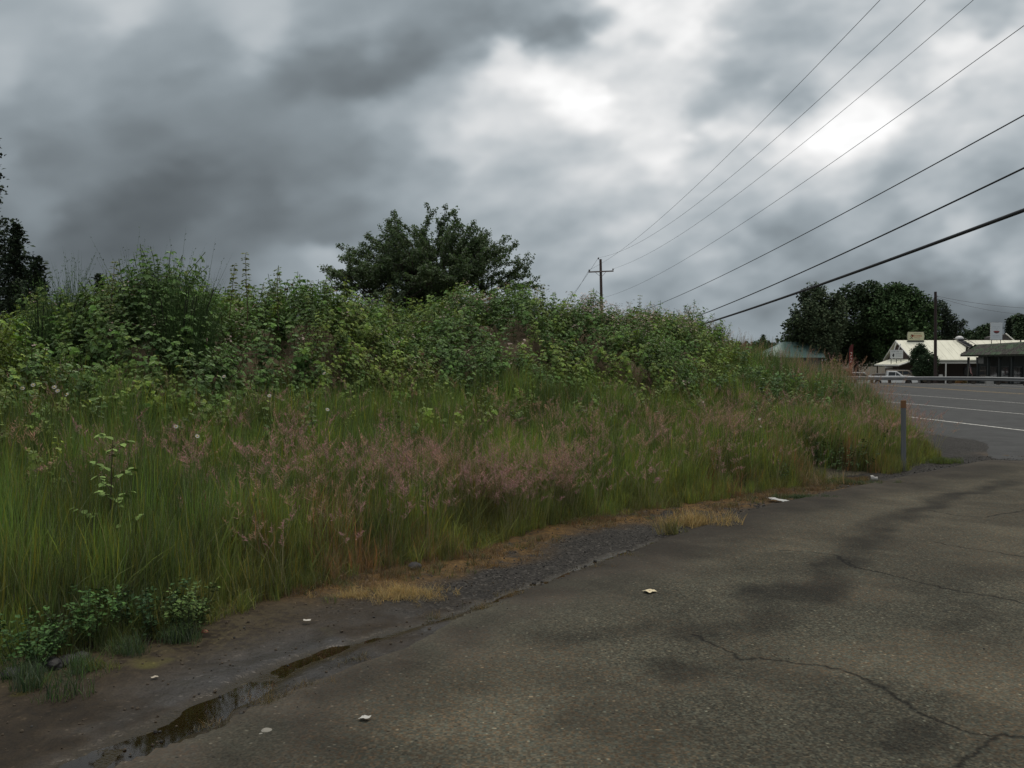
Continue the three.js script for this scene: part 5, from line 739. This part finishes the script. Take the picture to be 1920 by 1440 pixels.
{ // feather banner, flag, sandwich board, planters
  const b = at(1592, 674, 102), g = thing('feather_banner', 'tall red feather banner with white marks on a thin pole', 'banner', [b.x, fall(102), b.z]), H = 4.85, s = new THREE.Shape(); s.moveTo(0, 0.7); s.lineTo(0, H - 0.7); s.quadraticCurveTo(0.05, H, 0.48, H); s.quadraticCurveTo(0.4, H - 0.9, 0.42, H - 1.8); s.lineTo(0.36, 0.9); s.lineTo(0, 0.7);
  const r = rng(5), f = new THREE.ExtrudeGeometry(s, { depth: 0.015, bevelEnabled: false, curveSegments: 8 }), p = f.attributes.position, uv = f.attributes.uv; for (let i = 0; i < p.count; i++) { uv.setXY(i, p.getX(i) / 0.5, p.getY(i) / H); p.setZ(i, p.getZ(i) + 0.06 * Math.sin(p.getY(i) * 2.2) * p.getX(i)); } f.computeVertexNormals();
  part(g, 'cloth', f, std(1, 1, 1, 0.8, { map: canvasTex(64, 512, (x, W, Hh) => { x.fillStyle = '#7c3428'; x.fillRect(0, 0, W, Hh); x.fillStyle = '#5a2020'; x.fillRect(0, 0, W, 90); x.fillStyle = '#c9bdb4'; for (let k = 0; k < 4; k++) { x.fillRect(16, 96 + k * 34, 26, 8); x.fillRect(k % 2 ? 16 : 34, 96 + k * 34, 8, 24); } x.fillStyle = '#a5705f'; for (let k = 0; k < 7; k++) x.fillRect(20, 250 + k * 30, 22, 12); }) })); part(g, 'pole', cyl(0.025, 0.018, H - 0.4, -0.03, 0, 0, 6), darkFrame); part(g, 'base', bx(0.5, 0.06, 0.5, 0, 0.02, 0), darkFrame);
  const c = at(1813, 712, 90.5), fl = thing('national_flag', 'striped red and white flag with blue corner drooping from a slanted staff', 'flag', [c.x, fall(90.5), c.z]); part(fl, 'staff', bar([0, 0, 0], [0.25, 2.75, 0], 0.022), std(0.3, 0.28, 0.22, 0.5));
  const cl = new THREE.PlaneGeometry(1.15, 0.62, 18, 10), cp = cl.attributes.position; for (let i = 0; i < cp.count; i++) { const u = (cp.getX(i) + 0.575) / 1.15, v = cp.getY(i) / 0.62 + 0.5; cp.setXYZ(i, 0.22 + u * 0.34 - v * 0.02 + 0.05 * Math.sin(u * 9 + v * 3), 1.95 + v * 0.68 - u * 1.25 * (0.75 + 0.25 * v), 0.09 * Math.sin(u * 11 + v * 5) * u); } cl.computeVertexNormals();
  part(fl, 'cloth', cl, std(1, 1, 1, 0.8, { map: canvasTex(128, 78, (x) => { for (let i = 0; i < 13; i++) { x.fillStyle = i % 2 ? '#cfc8c4' : '#8e1f2c'; x.fillRect(0, i * 6, 128, 6); } x.fillStyle = '#1e2748'; x.fillRect(0, 0, 52, 42); x.fillStyle = '#c8ccd4'; for (let j = 0; j < 5; j++) for (let i = 0; i < 6; i++) x.fillRect(4 + i * 8, 4 + j * 8, 3, 3); }) }));
  const a = at(1855, 712, 84), ab = thing('sandwich_board', 'white sandwich board sign outside the dark shop', 'sign', [a.x, fall(84) + 0.05, a.z]); const bo = (t) => { const q = new THREE.BoxGeometry(0.66, 0.9, 0.03); q.translate(0, 0.45, 0); q.rotateX(t); return q; }; const p1 = bo(-0.24); p1.translate(0, 0, 0.22); const p2 = bo(0.24); p2.translate(0, 0, -0.22); part(ab, 'panel', p1, std(0.5, 0.5, 0.48, 0.7)); part(ab, 'panel', p2, std(0.5, 0.5, 0.48, 0.7));
  for (const [px, col, n] of [[1798, [0.2, 0.11, 0.04], 'planter of orange flowers under the porch gutter'], [1808, [0.13, 0.12, 0.03], 'planter of yellow green leaves beside the flag staff']]) { const q = at(px, 712, 93), pl = thing('planter', n, 'planter', [q.x, fall(93) + 0.01, q.z], 'planters by the shop'); const t = new THREE.LatheGeometry([[0.0, 0], [0.2, 0], [0.3, 0.42], [0.26, 0.42], [0.22, 0.36], [0, 0.36]].map(([u, v]) => new THREE.Vector2(u, v)), 12); part(pl, 'pot', t, std(0.2, 0.12, 0.07, 0.9)); const l = []; for (let i = 0; i < 40; i++) l.push([(r() - 0.5) * 0.5, 0.42 + r() * 0.32, (r() - 0.5) * 0.5, turned(r() * 6, r(), 1), 0.13, col.map((v) => v * (0.7 + 0.6 * r()))]); pl.add(foliage('plants', clumpFine, treeLeaf, l)); }
  const sh = (px, py, dep, R, label, cols, seed) => { const q = at(px, py, dep), gy = fall(dep), o = thing('flowering_shrub', label, 'shrub', [q.x, gy, q.z]), rr = rng(seed), l = [], H2 = q.y - gy; for (let i = 0; i < 260; i++) { const u = rr() * 6.28, k = R * Math.sqrt(rr()), cc = cols[(rr() * cols.length) | 0], f2 = 0.7 + 0.6 * rr(); l.push([Math.cos(u) * k, H2 * Math.sqrt(rr()) * (1 - 0.4 * (k / R) ** 2), Math.sin(u) * k, turned(rr() * 6, rr(), 1), 0.16, cc.map((v) => v * f2)]); } part(o, 'stems', [0, 1, 2, 3].map((i) => bar([0, 0, 0], [Math.cos(i * 1.6) * R * 0.5, H2 * 0.7, Math.sin(i * 1.6) * R * 0.5], 0.03, 0.01, 5)), barkMat); o.add(foliage('foliage', clumpFine, treeLeaf, l)); };
  sh(1538, 694, 98, 0.7, 'white flowering shrub under the blue sign board', [[0.5, 0.5, 0.48], [0.06, 0.1, 0.03]], 71); sh(1586, 690, 99, 0.75, 'rust red shrub at the foot of the feather banner', [[0.22, 0.06, 0.04], [0.12, 0.09, 0.04]], 72); sh(1563, 672, 100, 1.1, 'yellow green bush between the blue sign and the feather banner', [[0.1, 0.12, 0.03], [0.13, 0.13, 0.035]], 73);
}
// ------------------------------------------------------------------ LITTER
function scrap(name, label, px, py, w, d, col, seed, group, onPad) { const [x, dd] = gnd(px, py), y = onPad ? padH(x, dd) : 0.012, r = rng(seed), g = new THREE.PlaneGeometry(w, d, 7, 7), p = g.attributes.position; for (let i = 0; i < p.count; i++) p.setZ(i, 0.006 + 0.022 * fbm(p.getX(i) * 30 + seed, p.getY(i) * 30, 3, seed)); g.rotateX(-Math.PI / 2); g.rotateY(r() * 3); g.computeVertexNormals(); const m = new THREE.Mesh(g, std(...col, 0.75)); m.name = name; m.position.set(x, y, -dd); tag(m, label, 'litter', group); return top(m); }
{
  const tex = canvasTex(64, 64, (x) => { x.fillStyle = '#cbbf9e'; x.fillRect(0, 0, 64, 64); x.fillStyle = '#7d3a22'; x.fillRect(14, 20, 34, 7); x.fillStyle = '#2c2a28'; x.fillRect(26, 32, 14, 18); });
  const m = scrap('paper_wrapper', 'crumpled tan paper wrapper lying on the asphalt', 1218, 1119, 0.075, 0.09, [1, 1, 1], 3, null, true); m.material.map = tex;
  scrap('paper_scrap', 'torn white paper scrap on the coarse asphalt', 684, 1364, 0.055, 0.04, [0.42, 0.42, 0.39], 4, null, true);
  scrap('plastic_scrap', 'white plastic scrap lying in the weeds at the asphalt edge', 1462, 941, 0.24, 0.12, [0.36, 0.37, 0.36], 5); scrap('plastic_scrap', 'small white plastic scrap beside a larger one at the asphalt edge', 1448, 938, 0.1, 0.1, [0.36, 0.36, 0.35], 6);
  scrap('paper_scrap', 'small pale paper scrap on the wet mud beside the rill', 576, 1170, 0.05, 0.03, [0.45, 0.43, 0.38], 7); scrap('paper_scrap', 'white scrap caught at the edge of the dry turf', 964, 984, 0.12, 0.03, [0.55, 0.55, 0.5], 8); scrap('paper_scrap', 'pale scrap on the brown mud near the green weeds', 290, 1278, 0.04, 0.02, [0.36, 0.32, 0.25], 9);
  const [cx, cd] = gnd(1638, 901), can = thing('crushed_cup', 'crushed white paper cup lying by the dark hollow in the grass', 'litter', [cx, 0.03, -cd]); const cg = new THREE.CylinderGeometry(0.045, 0.032, 0.11, 12, 3, true); const q = cg.attributes.position; for (let i = 0; i < q.count; i++) q.setXYZ(i, q.getX(i) * (1 + 0.3 * Math.sin(q.getY(i) * 60)), q.getY(i), q.getZ(i) * 0.7); cg.rotateZ(1.5); cg.computeVertexNormals(); part(can, 'cup', cg, std(0.36, 0.35, 0.33, 0.7));
  const rocks = [[778, 1066, 0.06, 'black lump lying on the dried moss', [0.02, 0.02, 0.022]], [95, 1252, 0.07, 'dark wet stone at the foot of the weeds', [0.03, 0.03, 0.03]], [130, 1244, 0.06, 'dark wet stone at the foot of the weeds', [0.03, 0.03, 0.03]], [60, 1262, 0.05, 'dark wet stone at the foot of the weeds', [0.03, 0.03, 0.03]], [150, 1236, 0.05, 'dark wet stone at the foot of the weeds', [0.03, 0.03, 0.03]], [25, 1268, 0.06, 'dark wet stone at the foot of the weeds', [0.03, 0.03, 0.03]], [500, 1382, 0.03, 'pale broken stone on the asphalt edge', [0.2, 0.19, 0.16]], [488, 1388, 0.022, 'pale broken stone on the asphalt edge', [0.2, 0.19, 0.16]], [383, 1187, 0.025, 'red brown brick chip by the bright weed', [0.2, 0.07, 0.04]]];
  for (const [px, py, s, label, col] of rocks) { const [x, d] = gnd(px, py), g = new THREE.IcosahedronGeometry(s, 2), p = g.attributes.position; for (let i = 0; i < p.count; i++) { const k = 0.75 + 0.5 * fbm(p.getX(i) / s * 1.4 + px, p.getY(i) / s * 1.4 + p.getZ(i) / s, 3, px); p.setXYZ(i, p.getX(i) * k, p.getY(i) * k * 0.6, p.getZ(i) * k); } g.computeVertexNormals(); const m = new THREE.Mesh(g, std(...col, 0.7)); m.name = 'stone'; m.position.set(x, s * 0.3 + (py > 1370 ? 0.015 : 0), -d); tag(m, label, 'stone', 'stones on the verge'); top(m); }
}
renderer.render(scene, camera);
